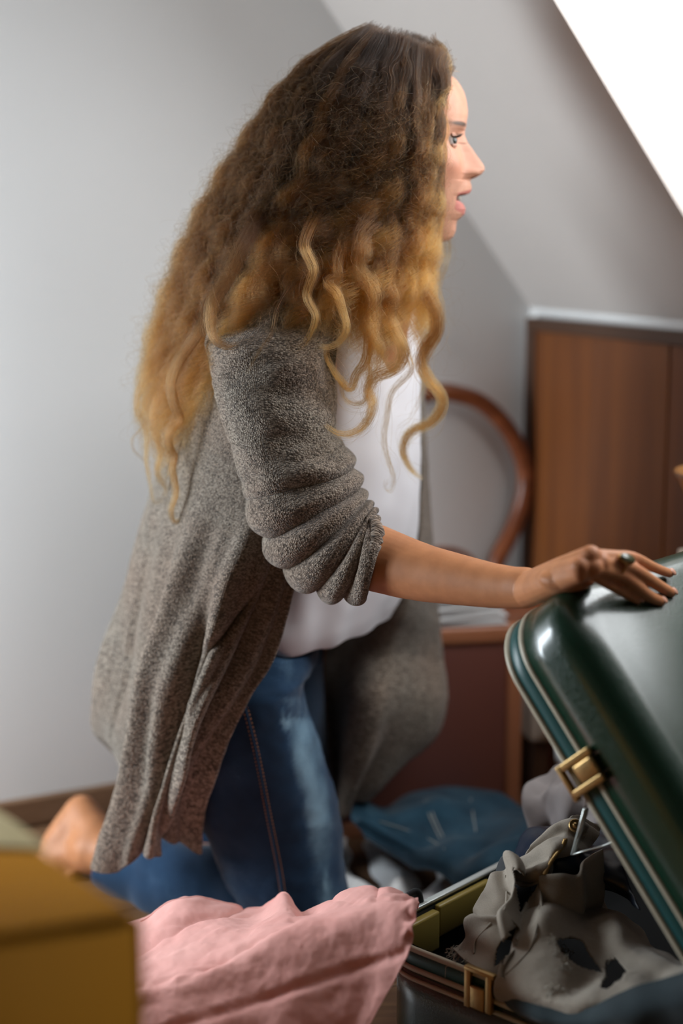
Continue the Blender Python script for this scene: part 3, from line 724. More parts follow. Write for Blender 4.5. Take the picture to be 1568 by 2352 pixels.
def fadef(p):
    x, y = proj(p); cxx = np.interp(y, [1500, 1600, 1700, 1800, 1900, 2000, 2080], [650, 660, 690, 715, 728, 745, 755])
    return math.exp(-((x-cxx)/38)**2)*(1-.3*(y > 1900)) * (.08 if y < 1600 else .5 if y < 1650 else 1) * (.8 + .4*fbm((p[0]*3, p[1], p[2]), 12)) + .55*math.exp(-((x-655)/14)**2-((y-1655)/30)**2)*(fbm(p, 70) > -.1) + .6*math.exp(-((x-748)/4)**2-((y-2030)/22)**2)
shin = loft('shin', [(600, 2010, 790, 2140, 1.985, .06), (500, 1955, 560, 2135, 2.03, .062), (400, 1930, 430, 2120, 2.07, .060), (300, 1925, 320, 2085, 2.11, .055), (262, 1930, 262, 2050, 2.13, .050), (232, 1948, 222, 2020, 2.145, .045), (236, 1952, 226, 2016, 2.145, .038)], None, None, 60, 48)
shin = wrinkle(shin, lambda u, v, p: .004*math.sin(70*p[0]+8*p[2]+3*fbm(p, 7)) + .003*fbm(p, 14))
fw = loft('far', [(560, 1470, 742, 1500, 2.16, .11), (580, 1540, 742, 1560, 2.18, .10), (560, 1700, 752, 1700, 2.21, .085), (560, 1850, 765, 1840, 2.23, .075), (600, 1980, 775, 1960, 2.24, .065), (650, 2040, 760, 2020, 2.24, .04)], None, None, 50, 48)
fs = loft('farshin', [(640, 1930, 770, 2030, 2.25, .06), (520, 1860, 545, 2010, 2.29, .06), (425, 1828, 430, 1960, 2.32, .055), (330, 1850, 330, 1930, 2.36, .045), (322, 1860, 322, 1925, 2.36, .035)], None, None, 40, 40)
def join_grids(o, Ws):
    b = bmesh.new(); b.from_mesh(o.data)
    uvl = b.loops.layers.uv.verify()
    for W in Ws:
        R, C = W.shape[:2]; uv = grid_uv(W); vs = [[b.verts.new(tuple(q)) for q in r] for r in W]
        for i in range(R-1):
            for j in range(C):
                k = (j+1) % C; f = b.faces.new((vs[i][j], vs[i][k], vs[i+1][k], vs[i+1][j])); f.smooth = True
                for l_, (a, c_) in zip(f.loops, ((i, j), (i, k), (i+1, k), (i+1, j))): l_[uvl].uv = uv[a, c_]
        b.faces.new(vs[0][::-1]); b.faces.new(vs[-1])
    b.to_mesh(o.data); b.free()
join_grids(jeans, [shin, fw, fs]); fade_attr(jeans, fadef)
bpy.context.view_layer.update()
def bvh(o):
    d_ = bpy.context.evaluated_depsgraph_get(); b = bmesh.new(); b.from_object(o, d_); b.transform(o.matrix_world); t = BVHTree.FromBMesh(b); b.free(); return t
def on(t, px, py, off=0.0, fb=2.0):
    r = ray(px, py); h = t.ray_cast(CAM, r)
    return (h[0] - r*off) if h[0] is not None else P(px, py, fb)
jb = bvh(jeans)
seam_px = [(545, 1575), (563, 1630), (580, 1695), (593, 1755), (604, 1812), (614, 1865), (625, 1920), (635, 1970), (643, 2015), (649, 2060), (652, 2090)]
b = bmesh.new(); add_tube(b, smooth_path([on(jb, x, y, .0006) for x, y in seam_px], 60), .0022, 6); s_ = from_bm('side_seam', b, M['denim'], person)
b = bmesh.new()
for dx in (7, -5):
    pp = smooth_path([on(jb, x+dx, y, .0008) for x, y in seam_px], 140)
    for i in range(0, 139, 2): add_tube(b, [pp[i], pp[i+1]], .0006, 5)
s_ = from_bm('stitching', b, M['thread'], person); s_['label'] = 'copper-coloured stitching along the jeans side seam'

# ---- white top
tw = loft('top', [(770, 690, 940, 690, 2.06, .07), (735, 780, 965, 780, 2.06, .105), (725, 860, 967, 860, 2.07, .12), (715, 960, 968, 960, 2.07, .125), (700, 1060, 968, 1060, 2.07, .128), (690, 1160, 964, 1160, 2.07, .13),
                  (655, 1270, 958, 1260, 2.07, .135), (620, 1370, 940, 1350, 2.07, .142), (596, 1415, 922, 1398, 2.07, .148), (590, 1440, 908, 1422, 2.07, .148), (592, 1460, 898, 1438, 2.07, .142), (600, 1463, 890, 1441, 2.07, .136)], None, None, 120, 120)
def tf(u, v, p):
    x, y = proj(p); d = 0
    if v > .5:
        d += .010*math.exp(-((x-(830-(y-900)*.10))/26)**2)*math.exp(-((y-1050)/260)**2) + .012*math.exp(-((x-(925-(y-900)*.06))/18)**2)*math.exp(-((y-1100)/300)**2)
        d += .016*math.exp(-((y-(1448+30*math.exp(-((x-740)/60)**2)-26*math.exp(-((x-850)/22)**2)))/16)**2)*math.exp(-((x-770)/110)**2)
        d -= .013*math.exp(-((y-(1478+22*math.exp(-((x-740)/60)**2)-20*math.exp(-((x-850)/22)**2)))/9)**2)*math.exp(-((x-770)/100)**2)
        d += .014*math.exp(-((x-(672+(y-1340)*.42))/20)**2)*math.exp(-((y-1400)/70)**2)
    return 1.6*d + .003*fbm(p, 8) + .004*math.sin(v*60+2*fbm(p, 5))*min(1, u*1.5)*.5
tw[..., 1] = 2.07 + (tw[..., 1]-2.07)*.62 + .80*(tw[..., 0] - (tw[..., 0].max(axis=1, keepdims=True)+tw[..., 0].min(axis=1, keepdims=True))/2)
tw = wrinkle(tw, tf)
tw[-2:] = resample(tw, tw.shape[0], 0)[-2:]
top_ = mesh_grid('top', tw, M['shirt'], person, closed=True, thick=.0015); top_['label'] = 'loose white top bloused over the waist of the jeans'

# ---- cardigan
panel = [
 [(815, 640, 2.03), (770, 632, 2.00), (690, 650, 1.98), (590, 700, 1.99), (520, 760, 2.04), (560, 740, 2.12), (650, 700, 2.22)],
 [(775, 745, 1.97), (720, 715, 1.90), (620, 720, 1.87), (510, 770, 1.92), (450, 840, 2.03), (470, 820, 2.15), (600, 760, 2.24)],
 [(764, 840, 1.925), (715, 840, 1.88), (610, 850, 1.86), (505, 860, 1.90), (425, 900, 2.03), (450, 900, 2.16), (600, 850, 2.25)],
 [(767, 950, 1.905), (710, 960, 1.87), (600, 960, 1.86), (490, 970, 1.90), (398, 980, 2.03), (430, 970, 2.17), (600, 950, 2.26)],
 [(730, 1150, 1.895), (650, 1150, 1.875), (550, 1150, 1.88), (440, 1150, 1.93), (343, 1160, 2.05), (380, 1150, 2.2), (600, 1150, 2.27)],
 [(668, 1330, 1.885), (600, 1330, 1.865), (490, 1330, 1.875), (395, 1330, 1.93), (303, 1335, 2.05), (350, 1330, 2.2), (600, 1330, 2.28)],
 [(616, 1485, 1.885), (545, 1490, 1.862), (450, 1490, 1.87), (352, 1490, 1.93), (262, 1480, 2.05), (300, 1480, 2.2), (580, 1480, 2.3)],
 [(545, 1600, 1.885), (480, 1620, 1.865), (405, 1630, 1.875), (322, 1640, 1.94), (238, 1620, 2.06), (270, 1600, 2.2), (560, 1570, 2.3)],
 [(478, 1730, 1.90), (430, 1755, 1.88), (372, 1780, 1.885), (306, 1765, 1.95), (238, 1680, 2.07), (262, 1660, 2.2), (540, 1600, 2.3)],
 [(436, 1840, 1.93), (400, 1870, 1.905), (343, 1895, 1.90), (275, 1885, 1.955), (262, 1712, 2.09), (275, 1690, 2.2), (530, 1610, 2.3)],
 [(450, 1938, 1.95), (385, 1950, 1.93), (325, 1965, 1.915), (252, 1990, 1.965), (298, 1752, 2.10), (290, 1705, 2.2), (520, 1615, 2.3)]]
G = PG(panel); W = resample(resample(G, 190, 0), 230, 1)
# back hem corner: keep the fold edge crisp by pulling the column between fold and back behind the fold
def cf(u, v, p):
    x, y = proj(p); d = .003*fbm(p, 10)
    lw = min(1, max(0, (y-1150)/350))
    near = 1 if v < .62 else .6
    d += near*lw*(.016*math.sin(v*30 + 2.2*fbm((p[0], p[1], p[2]*.35), 4)) + .007*math.sin(v*68 + 3*fbm((p[0], p[1], p[2]*.3), 5)))
    # deep groove beside the front edge
    gx = np.interp(y, [1250, 1400, 1500, 1620, 1760, 1900], [655, 560, 478, 425, 400, 372])
    d -= .022*math.exp(-((x-gx)/11)**2)*min(1, max(0, (y-1330)/120))*(v < .5)
    return d
W = wrinkle(W, cf)
cardigan = mesh_grid('cardigan', W, M['knit'], person, thick=.0045)
cardigan['label'] = 'long open heather-beige knit cardigan with pushed-up sleeves'
far = [
 [(945, 800, 2.20), (960, 800, 2.19), (972, 800, 2.22), (940, 790, 2.28), (850, 780, 2.30), (700, 770, 2.28)],
 [(952, 950, 2.17), (965, 955, 2.16), (975, 960, 2.20), (945, 950, 2.27), (850, 940, 2.30), (650, 930, 2.28)],
 [(955, 1120, 2.17), (970, 1120, 2.16), (983, 1120, 2.21), (950, 1110, 2.27), (850, 1110, 2.31), (620, 1110, 2.29)],
 [(945, 1270, 2.17), (960, 1270, 2.14), (992, 1270, 2.22), (960, 1270, 2.28), (850, 1270, 2.32), (600, 1290, 2.3)],
 [(830, 1400, 2.22), (930, 1400, 2.14), (1002, 1400, 2.25), (980, 1400, 2.28), (860, 1390, 2.34), (600, 1400, 2.33)],
 [(752, 1500, 2.27), (890, 1500, 2.16), (1010, 1500, 2.26), (990, 1500, 2.28), (870, 1480, 2.35), (620, 1480, 2.36)],
 [(748, 1600, 2.25), (875, 1600, 2.12), (1019, 1600, 2.23), (985, 1590, 2.29), (860, 1570, 2.36), (650, 1560, 2.37)],
 [(750, 1700, 2.24), (855, 1690, 2.12), (995, 1672, 2.22), (940, 1660, 2.30), (840, 1650, 2.37), (660, 1640, 2.38)],
 [(760, 1800, 2.23), (830, 1780, 2.14), (915, 1742, 2.21), (880, 1730, 2.32), (810, 1730, 2.38), (670, 1720, 2.39)],
 [(770, 1885, 2.22), (800, 1866, 2.17), (850, 1805, 2.21), (835, 1790, 2.34), (790, 1800, 2.39), (680, 1800, 2.40)]]
W2 = resample(resample(PG(far), 120, 0), 130, 1)
W2 = wrinkle(W2, lambda u, v, p: .003*fbm(p, 10) + min(1, max(0, (u-.35)*2))*(.012*math.sin(v*30+1.2+2*fbm((p[0], p[1], p[2]*.3), 4))))
# sleeve: rolled folds towards the cuff
sl_rows = [(590, 700, 770, 690, 1.98, .04), (530, 728, 778, 715, 1.95, .065), (480, 775, 776, 758, 1.925, .083), (492, 850, 752, 835, 1.90, .084), (508, 930, 757, 920, 1.885, .080), (524, 1010, 775, 985, 1.875, .076), (545, 1085, 797, 1040, 1.865, .072), (567, 1150, 812, 1080, 1.860, .069),
           (592, 1208, 823, 1115, 1.855, .066), (618, 1262, 832, 1140, 1.850, .064), (650, 1310, 842, 1158, 1.845, .062), (700, 1348, 850, 1170, 1.835, .060), (750, 1366, 856, 1180, 1.825, .057), (795, 1374, 860, 1190, 1.815, .053), (838, 1370, 859, 1201, 1.800, .050), (834, 1352, 850, 1212, 1.804, .042), (800, 1330, 830, 1222, 1.815, .040)]
W3 = loft('sleeve', sl_rows, None, None, 340, 120, exp=2.1)
rowp = np.linspace(0, len(sl_rows)-1, 340)
def sf(u, v, p):
    t = u*(len(sl_rows)-1); th = 2*math.pi*v; d = .0025*fbm(p, 14)
    near = .5-.5*math.sin(th) if False else 1
    # thick rolls
    w_ = fbm((p[0], p[1], p[2]), 5)*.55
    k = min(1, max(0, (t-6.3)/1.2)); ph = (t-6.9)/1.42*math.pi + w_*1.5 + .30*math.cos(th)
    s_ = abs(math.sin(ph)); d += k*(.0180*(s_**.5) - .0120)*(1 if t < 14.1 else max(0, 1-(t-14.1)*2))
    d += (1-k)*(.0038*math.sin(t*3.1+2.2*math.cos(th+.6)+w_*7)*(.5+.5*math.cos(th-.5)) + .0055*fbm((p[0]*.6, p[1]*.6, p[2]*2.2), 12))
    return d
W3 = wrinkle(W3, sf)
join_list = [(W2, False), (W3, True)]
def join_open(o, items):
    b = bmesh.new(); b.from_mesh(o.data); uvl = b.loops.layers.uv.verify()
    for W, closed in items:
        R, C = W.shape[:2]; uv = grid_uv(W); vs = [[b.verts.new(tuple(q)) for q in r] for r in W]
        for i in range(R-1):
            for j in range(C if closed else C-1):
                k = (j+1) % C; f = b.faces.new((vs[i][j], vs[i][k], vs[i+1][k], vs[i+1][j])); f.smooth = True
                for l_, (a, c_) in zip(f.loops, ((i, j), (i, k), (i+1, k), (i+1, j))): l_[uvl].uv = uv[a, c_]
    b.to_mesh(o.data); b.free()
join_open(cardigan, join_list)
# lapel strip beside the sleeve top
lap = [[(735, 780, 1.90), (775, 790, 1.90)], [(745, 850, 1.88), (768, 855, 1.885)], [(752, 920, 1.865), (766, 925, 1.875)], [(757, 960, 1.86), (766, 965, 1.87)]]
Wl = resample(np.array([[tuple(P(*q)) for q in r] for r in lap]), 30, 0); Wl = resample(Wl, 12, 1)
join_open(cardigan, [(Wl, False)])

# ================================================================== HAIR
GL = [
 [(850, 78), (740, 120), (645, 205), (565, 320), (495, 430), (436, 545), (388, 660), (348, 770), (326, 880), (322, 980), (345, 1080)],
 [(860, 80), (760, 130), (670, 230), (600, 340), (530, 460), (470, 580), (420, 700), (380, 820), (360, 930), (352, 1030), (375, 1120)],
 [(870, 82), (780, 140), (700, 250), (640, 370), (580, 500), (520, 620), (470, 740), (430, 860), (405, 960), (392, 1050), (395, 1110)],
 [(875, 85), (800, 150), (735, 270), (680, 400), (620, 530), (560, 650), (510, 760), (470, 860), (440, 950), (425, 1010)],
 [(880, 88), (815, 165), (760, 290), (710, 420), (655, 550), (590, 660), (540, 740), (508, 820), (480, 890)],
 [(885, 90), (830, 170), (785, 300), (735, 440), (680, 570), (620, 670), (575, 730), (545, 790)],
 [(890, 92), (845, 180), (805, 310), (765, 450), (715, 580), (670, 680), (640, 750), (620, 815)],
 [(900, 92), (860, 180), (830, 320), (795, 460), (755, 590), (715, 690), (690, 755), (680, 800)],
 [(910, 94), (880, 190), (855, 330), (830, 470), (800, 600), (770, 700), (745, 770), (745, 820)],
 [(920, 95), (900, 190), (885, 330), (865, 480), (845, 610), (815, 710), (790, 800), (790, 870)],
 [(930, 98), (920, 190), (912, 330), (900, 480), (885, 610), (860, 720), (840, 820), (840, 890)],
 [(945, 102), (940, 190), (940, 330), (935, 470), (925, 600), (900, 720), (885, 820), (880, 880)],
 [(960, 106), (960, 190), (963, 320), (960, 450), (955, 590), (940, 700), (925, 800), (915, 850)],
 [(982, 112), (982, 190), (983, 300), (983, 420), (975, 540), (965, 640), (965, 740), (960, 800)],
 [(1004, 122), (1006, 180), (1000, 270), (998, 380), (993, 480), (985, 580), (985, 680), (990, 770), (985, 860)]]
NPT = 48
def arcres(p, n):
    p = resample(np.array(p, float), 240, 0); d = np.r_[0, np.cumsum(np.linalg.norm(np.diff(p[:, :2], axis=0), axis=1))]
    t = np.linspace(0, d[-1], n); return np.stack([np.interp(t, d, p[:, i]) for i in range(p.shape[1])], 1)
GR = np.array([arcres(g_, NPT) for g_ in GL])
sS = [0, .08, .16, .25, .4, .55, .7, .85, 1]
Bt = [.035, .075, .105, .118, .122, .120, .116, .106, .090]
Ye = [2.005, 1.955, 1.905, 1.865, 1.838, 1.835, 1.858, 1.905, 1.935]
def near_Y(s, px, py):
    root = np.clip((py-75)/190, 0, 1); b = np.interp(s, sS, Bt)*np.interp(py, [70, 90, 110, 160, 230, 300], [.15, .46, .62, .80, .93, 1])
    y0 = 2.03 - b; k = np.clip((py-430)/330, 0, 1); k = k*k*(3-2*k)
    return y0*(1-k) + np.interp(s, sS, Ye)*k
def Parr(px, py, Y):
    r = (px-784)/FPX; u = (1176-py)/FPX; y = math.cos(TILT)+u*math.sin(TILT); z = -math.sin(TILT)+u*math.cos(TILT)
    return np.stack([r*Y/y, Y+0*px, CH+z*Y/y], -1)
strands = []; srad = []; lockv = []
def add_lock(C3, n, r0, r1, amp, wl, ph, taper=1.0, wild=0.0, rb=.00012, lenj=.16, lvr=(-.6, .6)):
    """C3: centre line (m,3); strands follow its wave, gathered inside radius r(t)"""
    lv = rng.uniform(*lvr)
    m = len(C3); t = np.linspace(0, 1, m); T = np.gradient(C3, axis=0); T /= np.linalg.norm(T, axis=1, keepdims=True)+1e-9
    dep = np.array([0, 1., 0]); A1 = np.cross(T, dep); A1 /= np.linalg.norm(A1, axis=1, keepdims=True)+1e-9; A2 = np.cross(T, A1)
    Ls = np.r_[0, np.cumsum(np.linalg.norm(np.diff(C3, axis=0), axis=1))]
    for _ in range(n):
        a = rng.uniform(0, 2*math.pi); rr = math.sqrt(rng.random()); rad = r0 + (r1-r0)*t; rad = rad*(1-.72*t**4)*np.maximum(1, 1.9-t*9)
        j = rng.normal()*.16; w = wl*(1+.03*rng.normal())
        phs = 2*math.pi*Ls/w + ph + j
        am = amp*np.clip((t-.08)*2.2, 0, 1)*(1+.15*rng.normal())
        am = am*(1+.35*t)
        o1 = am*np.cos(phs) + rad*rr*math.cos(a+0); o2 = .8*am*np.sin(phs) + rad*rr*math.sin(a)*.75
        if rng.random() < .06 + wild:
            k = (.004+.010*rng.random()*(1+wild*3))*t; f1, f2 = rng.uniform(2, 9, 2); o1 = o1 + k*np.sin(f1*t*6+rng.uniform(0, 6)); o2 = o2 + k*np.sin(f2*t*6+rng.uniform(0, 6))
        S_ = C3 + A1*o1[:, None] + A2*o2[:, None]
        S_ = S_ + np.cumsum(rng.normal(size=(m, 3)), axis=0)*.00012
        e = 1-lenj*rng.random()**1.5
        if e < 1:
            tt = t*e; S_ = np.stack([np.interp(tt, t, S_[:, i]) for i in range(3)], 1)
        strands.append(S_); srad.append(rb*(.75+.5*rng.random())*(1-.65*t**2)); lockv.append(lv)
def guide(s):
    f = s*(len(GR)-1); i = min(int(f), len(GR)-2); return GR[i]*(1-(f-i)) + GR[i+1]*(f-i)
def near_lock(s, lay, n, r0, r1, amp, far_=False, wl=None, ph=None):
    g0 = guide(s).copy(); t = np.linspace(0, 1, NPT)
    g0[:, 0] += rng.normal()*8*t; g0[:, 1] += 22*lay*(1-t)*np.exp(-t*6)
    tt = t*(1 - .20*rng.random()*(1 if s > .3 else .6)); g0 = np.stack([np.interp(tt, t, g0[:, i]) for i in range(2)], 1)
    Yn = near_Y(s, g0[:, 0], g0[:, 1])
    if far_: Yd = 2.03 + (2.03-Yn)*.85*np.clip(1-(g0[:, 1]-500)/600, .3, 1)
    else: Yd = Yn + lay*np.minimum(.06, (2.03-Yn)*.8+.004)
    add_lock(Parr(g0[:, 0], g0[:, 1], Yd), n, r0, r1, amp, wl or .054+.010*rng.random(), rng.uniform(0, 6.28) if ph is None else ph)
for k in range(40):
    near_lock(min(1, max(0, (k+.5)/40 + rng.normal()*.006)), .0 + .35*(k % 2) + .15*rng.random(), 240, .0085, .0100+.0035*rng.random(), .0068+.0028*rng.random(), ph=3.0*math.sin(k*1.1)+rng.normal()*.5)
for k in range(110):
    near_lock((k+.5)/110, .35+.65*rng.random(), 52, .0045, .007, .0065+.003*rng.random(), far_=(k % 4 == 0))
# frizz: single thin hairs around the outline
for k in range(1500):
    s = rng.random() if rng.random() < .6 else rng.random()**2*.2; g0 = guide(min(s, 1)).copy(); t = np.linspace(0, 1, NPT)
    Yd = near_Y(s, g0[:, 0], g0[:, 1]) - .004; C3 = Parr(g0[:, 0], g0[:, 1], Yd)
    C3 = C3 + np.array([(-.6 if s < .3 else .15), -.3, .35])[None, :]*(.004+.014*rng.random()**2)*np.sin(np.clip(t*1.3, 0, 1)*math.pi*.6)[:, None]
    a0 = rng.uniform(0, .5); a1 = a0 + rng.uniform(.25, .5); tt = a0+(min(a1, 1)-a0)*t; C3 = np.stack([np.interp(tt, t, C3[:, i]) for i in range(3)], 1)
    add_lock(C3, 1, .001, .004, .004+.006*rng.random(), .03+.04*rng.random(), rng.uniform(0, 6), rb=.00009, wild=.5)
# hand-placed ringlets
def hero(pts, Ys, n, r, deep=.0, rb=.00013, wild=.03, amp=0.0):
    x0, y0 = pts[0]
    if y0 > 250:
        best = min(((abs(np.interp(y0, guide(s_)[:, 1], guide(s_)[:, 0]) - x0), s_) for s_ in np.linspace(0, 1, 60)))[1]
        g_ = guide(best); pre = [(v[0]+8*math.sin(v[1]*.066+x0), v[1]) for v in g_[g_[:, 1] < y0-60][::2]]; pts = pre + list(pts)
        Yp = [float(near_Y(best, *v)) + .004 for v in pre]; L0 = len(pre)
        ctrl = np.array([(*v, Yp[i] if i < L0 else np.interp((i-L0)/(len(pts)-L0-1), np.linspace(0, 1, len(Ys)), Ys)) for i, v in enumerate(pts)])
        q = arcres(ctrl, 84); C3 = Parr(q[:, 0], q[:, 1], q[:, 2]); add_lock(C3, n, r*1.0, r, amp, .05, 0, rb=rb, wild=wild, lenj=.10, lvr=(-.55, .05)); return
    q = arcres(pts, 60); Y_i = np.interp(np.linspace(0, 1, 60), np.linspace(0, 1, len(Ys)), Ys) + deep*np.clip(1-np.linspace(0, 1, 60)*3.2, 0, 1); C3 = Parr(q[:, 0], q[:, 1], Y_i)
    add_lock(C3, n, r*.9, r, amp, .05, 0, rb=rb, wild=wild, lenj=.10, lvr=(-.55, .05))
hero([(1000, 470), (985, 530), (962, 572), (948, 600), (957, 639), (986, 684), (1001, 717), (1001, 762), (979, 800), (968, 836), (986, 874), (1010, 903), (1015, 934), (990, 970), (950, 987), (930, 1010), (926, 1041), (946, 1080), (972, 1100)], [1.95, 1.93, 1.93, 1.94, 1.95], 230, .0105)
hero([(830, 560), (822, 606), (843, 650), (852, 688), (843, 733), (852, 773), (874, 807), (861, 845), (838, 872)], [1.87, 1.86, 1.86, 1.88], 240, .013, amp=.003)
hero([(895, 600), (890, 650), (901, 684), (894, 729), (908, 762), (925, 796), (923, 829), (901, 849), (861, 867), (845, 898), (854, 918), (852, 947), (834, 979), (805, 996), (774, 994), (745, 974)], [1.89, 1.88, 1.88, 1.86, 1.83, 1.79], 170, .011)
hero([(775, 600), (774, 635), (752, 650), (774, 675), (788, 717), (796, 751), (783, 782), (754, 798), (727, 793)], [1.86, 1.84, 1.83, 1.81], 150, .008)
hero([(850, 700), (845, 790), (838, 829), (816, 862), (805, 894), (789, 883), (767, 854), (749, 818), (752, 790)], [1.87, 1.86, 1.84, 1.82], 150, .0085)
hero([(850, 800), (845, 898), (834, 925), (807, 927), (789, 912), (785, 885), (790, 860)], [1.86, 1.85, 1.84], 70, .006)
hero([(905, 700), (915, 760), (930, 800), (945, 850), (900, 900), (888, 960), (882, 1010), (892, 1060), (905, 1100), (896, 1130), (882, 1118), (888, 1098)], [1.92, 1.91, 1.91, 1.90], 40, .005)
hero([(930, 720), (960, 790), (975, 850), (968, 900), (940, 960), (905, 985)], [1.93, 1.92, 1.91], 22, .004)
hero([(470, 740), (430, 800), (405, 840), (392, 887), (402, 934), (413, 965), (388, 992), (388, 1027), (402, 1050), (395, 1074), (404, 1133), (392, 1168), (398, 1200), (416, 1193), (425, 1163)], [1.88, 1.90, 1.93, 1.95], 150, .0085)
hero([(400, 780), (345, 830), (327, 875), (313, 934), (336, 992), (336, 1051), (345, 1109), (357, 1156), (380, 1137)], [1.97, 1.98, 1.99], 60, .006)
hero([(420, 820), (372, 900), (352, 950), (357, 992), (369, 1039), (360, 1086), (380, 1121), (375, 1140)], [1.95, 1.96, 1.98], 130, .009)
hero([(350, 940), (322, 988), (303, 1009), (310, 1039), (331, 1056), (345, 1100), (350, 1140), (352, 1165)], [1.99, 2.0, 2.0], 14, .004)
hero([(560, 560), (520, 640), (490, 690), (483, 747), (495, 782), (526, 796), (548, 786)], [1.87, 1.845, 1.835, 1.83], 220, .012)
hero([(700, 560), (720, 620), (705, 680), (725, 730), (700, 790), (680, 800)], [1.85, 1.83, 1.82], 130, .009)
hero([(640, 700), (625, 760), (600, 800), (570, 850), (566, 860)], [1.83, 1.815, 1.81], 26, .004)
hero([(1000, 170), (1012, 220), (995, 290), (1012, 350), (1000, 420), (1012, 470), (1005, 540), (1018, 590)], [1.96, 1.955, 1.955, 1.96], 150, .010)
hero([(1030, 150), (1024, 200), (1018, 260), (1024, 300), (1012, 360)], [1.985, 1.975, 1.975], 60, .006)
hero([(985, 95), (1012, 115), (1028, 150), (1026, 185)], [2.0, 1.99, 1.98], 90, .008)
hero([(1020, 560), (1015, 610), (1000, 650), (1010, 700), (1012, 740), (998, 790)], [2.10, 2.11, 2.11], 60, .010)
hero([(1008, 330), (1020, 390), (1036, 450), (1050, 505), (1052, 525)], [1.955, 1.965, 1.985], 5, .010, rb=.00008, wild=.3)
hero([(1000, 420), (1016, 480), (1032, 540), (1040, 575)], [1.955, 1.965, 1.98], 9, .014, rb=.00008, wild=.3)
hero([(1015, 560), (1030, 610), (1022, 660), (1036, 720), (1030, 760)], [2.02, 2.03, 2.03], 8, .014, rb=.00008, wild=.6)
hero([(990, 700), (1010, 760), (1020, 820), (1008, 860)], [1.95, 1.96, 1.97], 8, .016, rb=.00008, wild=.8)
# crown: short hairs combed over the top, both sides of the parting
for k in range(46):
    x0 = 800 + 210*rng.random(); y0 = np.interp(x0, [800, 860, 930, 1000, 1010], [84, 72, 76, 104, 116]) + 6*rng.random()
    side = rng.choice([-1, 1]); dx = -60 if x0 < 900 else (12 if x0 > 985 else -20)
    pts = np.array([(x0, y0), (x0+dx*.5, y0+18), (x0+dx, y0+70), (x0+dx*1.3, y0+140)], float); q = arcres(pts, 30)
    C3 = Parr(q[:, 0], q[:, 1], 2.03 + side*np.interp(np.linspace(0, 1, 30), [0, .3, 1], [.0, .045, .095])); add_lock(C3, 60, .006, .010, .004, .04, rng.uniform(0, 6))
hc = bpy.data.hair_curves.new('hair'); cnt = [len(s_) for s_ in strands]; hc.add_curves(cnt)
allp = np.vstack(strands).astype(np.float32); hc.attributes['position'].data.foreach_set('vector', allp.ravel())
la_ = hc.attributes.new('lock', 'FLOAT', 'CURVE'); la_.data.foreach_set('value', np.array(lockv, np.float32))
ra = hc.attributes.get('radius') or hc.attributes.new('radius', 'FLOAT', 'POINT'); ra.data.foreach_set('value', np.concatenate(srad).astype(np.float32))
mh = bpy.data.materials.new('hair_strands'); mh.use_nodes = True; nt = mh.node_tree; nt.nodes.clear()
ho = nt.nodes.new('ShaderNodeOutputMaterial'); hb = nt.nodes.new('ShaderNodeBsdfHairPrincipled'); hb.model = 'CHIANG'; hb.parametrization = 'COLOR'
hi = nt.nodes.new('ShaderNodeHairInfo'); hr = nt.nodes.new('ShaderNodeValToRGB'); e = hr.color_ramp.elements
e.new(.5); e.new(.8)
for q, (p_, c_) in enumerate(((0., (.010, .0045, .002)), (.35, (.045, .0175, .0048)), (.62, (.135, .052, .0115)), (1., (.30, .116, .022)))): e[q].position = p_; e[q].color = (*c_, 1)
mul = nt.nodes.new('ShaderNodeMath'); mul.operation = 'MULTIPLY_ADD'; mul.inputs[1].default_value = .24; mul.inputs[2].default_value = -.12
add = nt.nodes.new('ShaderNodeMath'); add.operation = 'ADD'
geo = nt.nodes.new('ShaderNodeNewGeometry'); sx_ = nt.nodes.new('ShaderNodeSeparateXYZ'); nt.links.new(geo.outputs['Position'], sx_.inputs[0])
mr = nt.nodes.new('ShaderNodeMapRange'); mr.inputs['From Min'].default_value = -.08; mr.inputs['From Max'].default_value = .10; mr.inputs['To Min'].default_value = .66; mr.inputs['To Max'].default_value = 1.2; nt.links.new(sx_.outputs['X'], mr.inputs['Value'])  # front hair shifted towards gold, backlight put into the colour
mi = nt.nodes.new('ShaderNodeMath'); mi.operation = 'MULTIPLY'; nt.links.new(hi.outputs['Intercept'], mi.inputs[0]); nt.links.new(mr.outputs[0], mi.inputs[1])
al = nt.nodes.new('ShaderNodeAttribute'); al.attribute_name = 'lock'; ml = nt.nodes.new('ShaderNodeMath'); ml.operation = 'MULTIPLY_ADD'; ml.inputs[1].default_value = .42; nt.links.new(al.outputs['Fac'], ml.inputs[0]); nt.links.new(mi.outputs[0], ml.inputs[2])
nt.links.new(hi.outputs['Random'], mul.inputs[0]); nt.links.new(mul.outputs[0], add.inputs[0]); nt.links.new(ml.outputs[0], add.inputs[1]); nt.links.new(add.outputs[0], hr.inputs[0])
nt.links.new(hr.outputs[0], hb.inputs['Color']); hb.inputs['IOR'].default_value = 1.38; hb.inputs['Roughness'].default_value = .34; hb.inputs['Radial Roughness'].default_value = .45; nt.links.new(hb.outputs[0], ho.inputs[0])
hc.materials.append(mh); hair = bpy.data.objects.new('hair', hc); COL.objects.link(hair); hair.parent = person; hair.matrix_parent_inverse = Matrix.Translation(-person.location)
hair['label'] = 'very long curly hair, brown at the crown, golden at the tips, with backlight painted gold into the front'
print('strands', len(strands), 'points', len(allp))
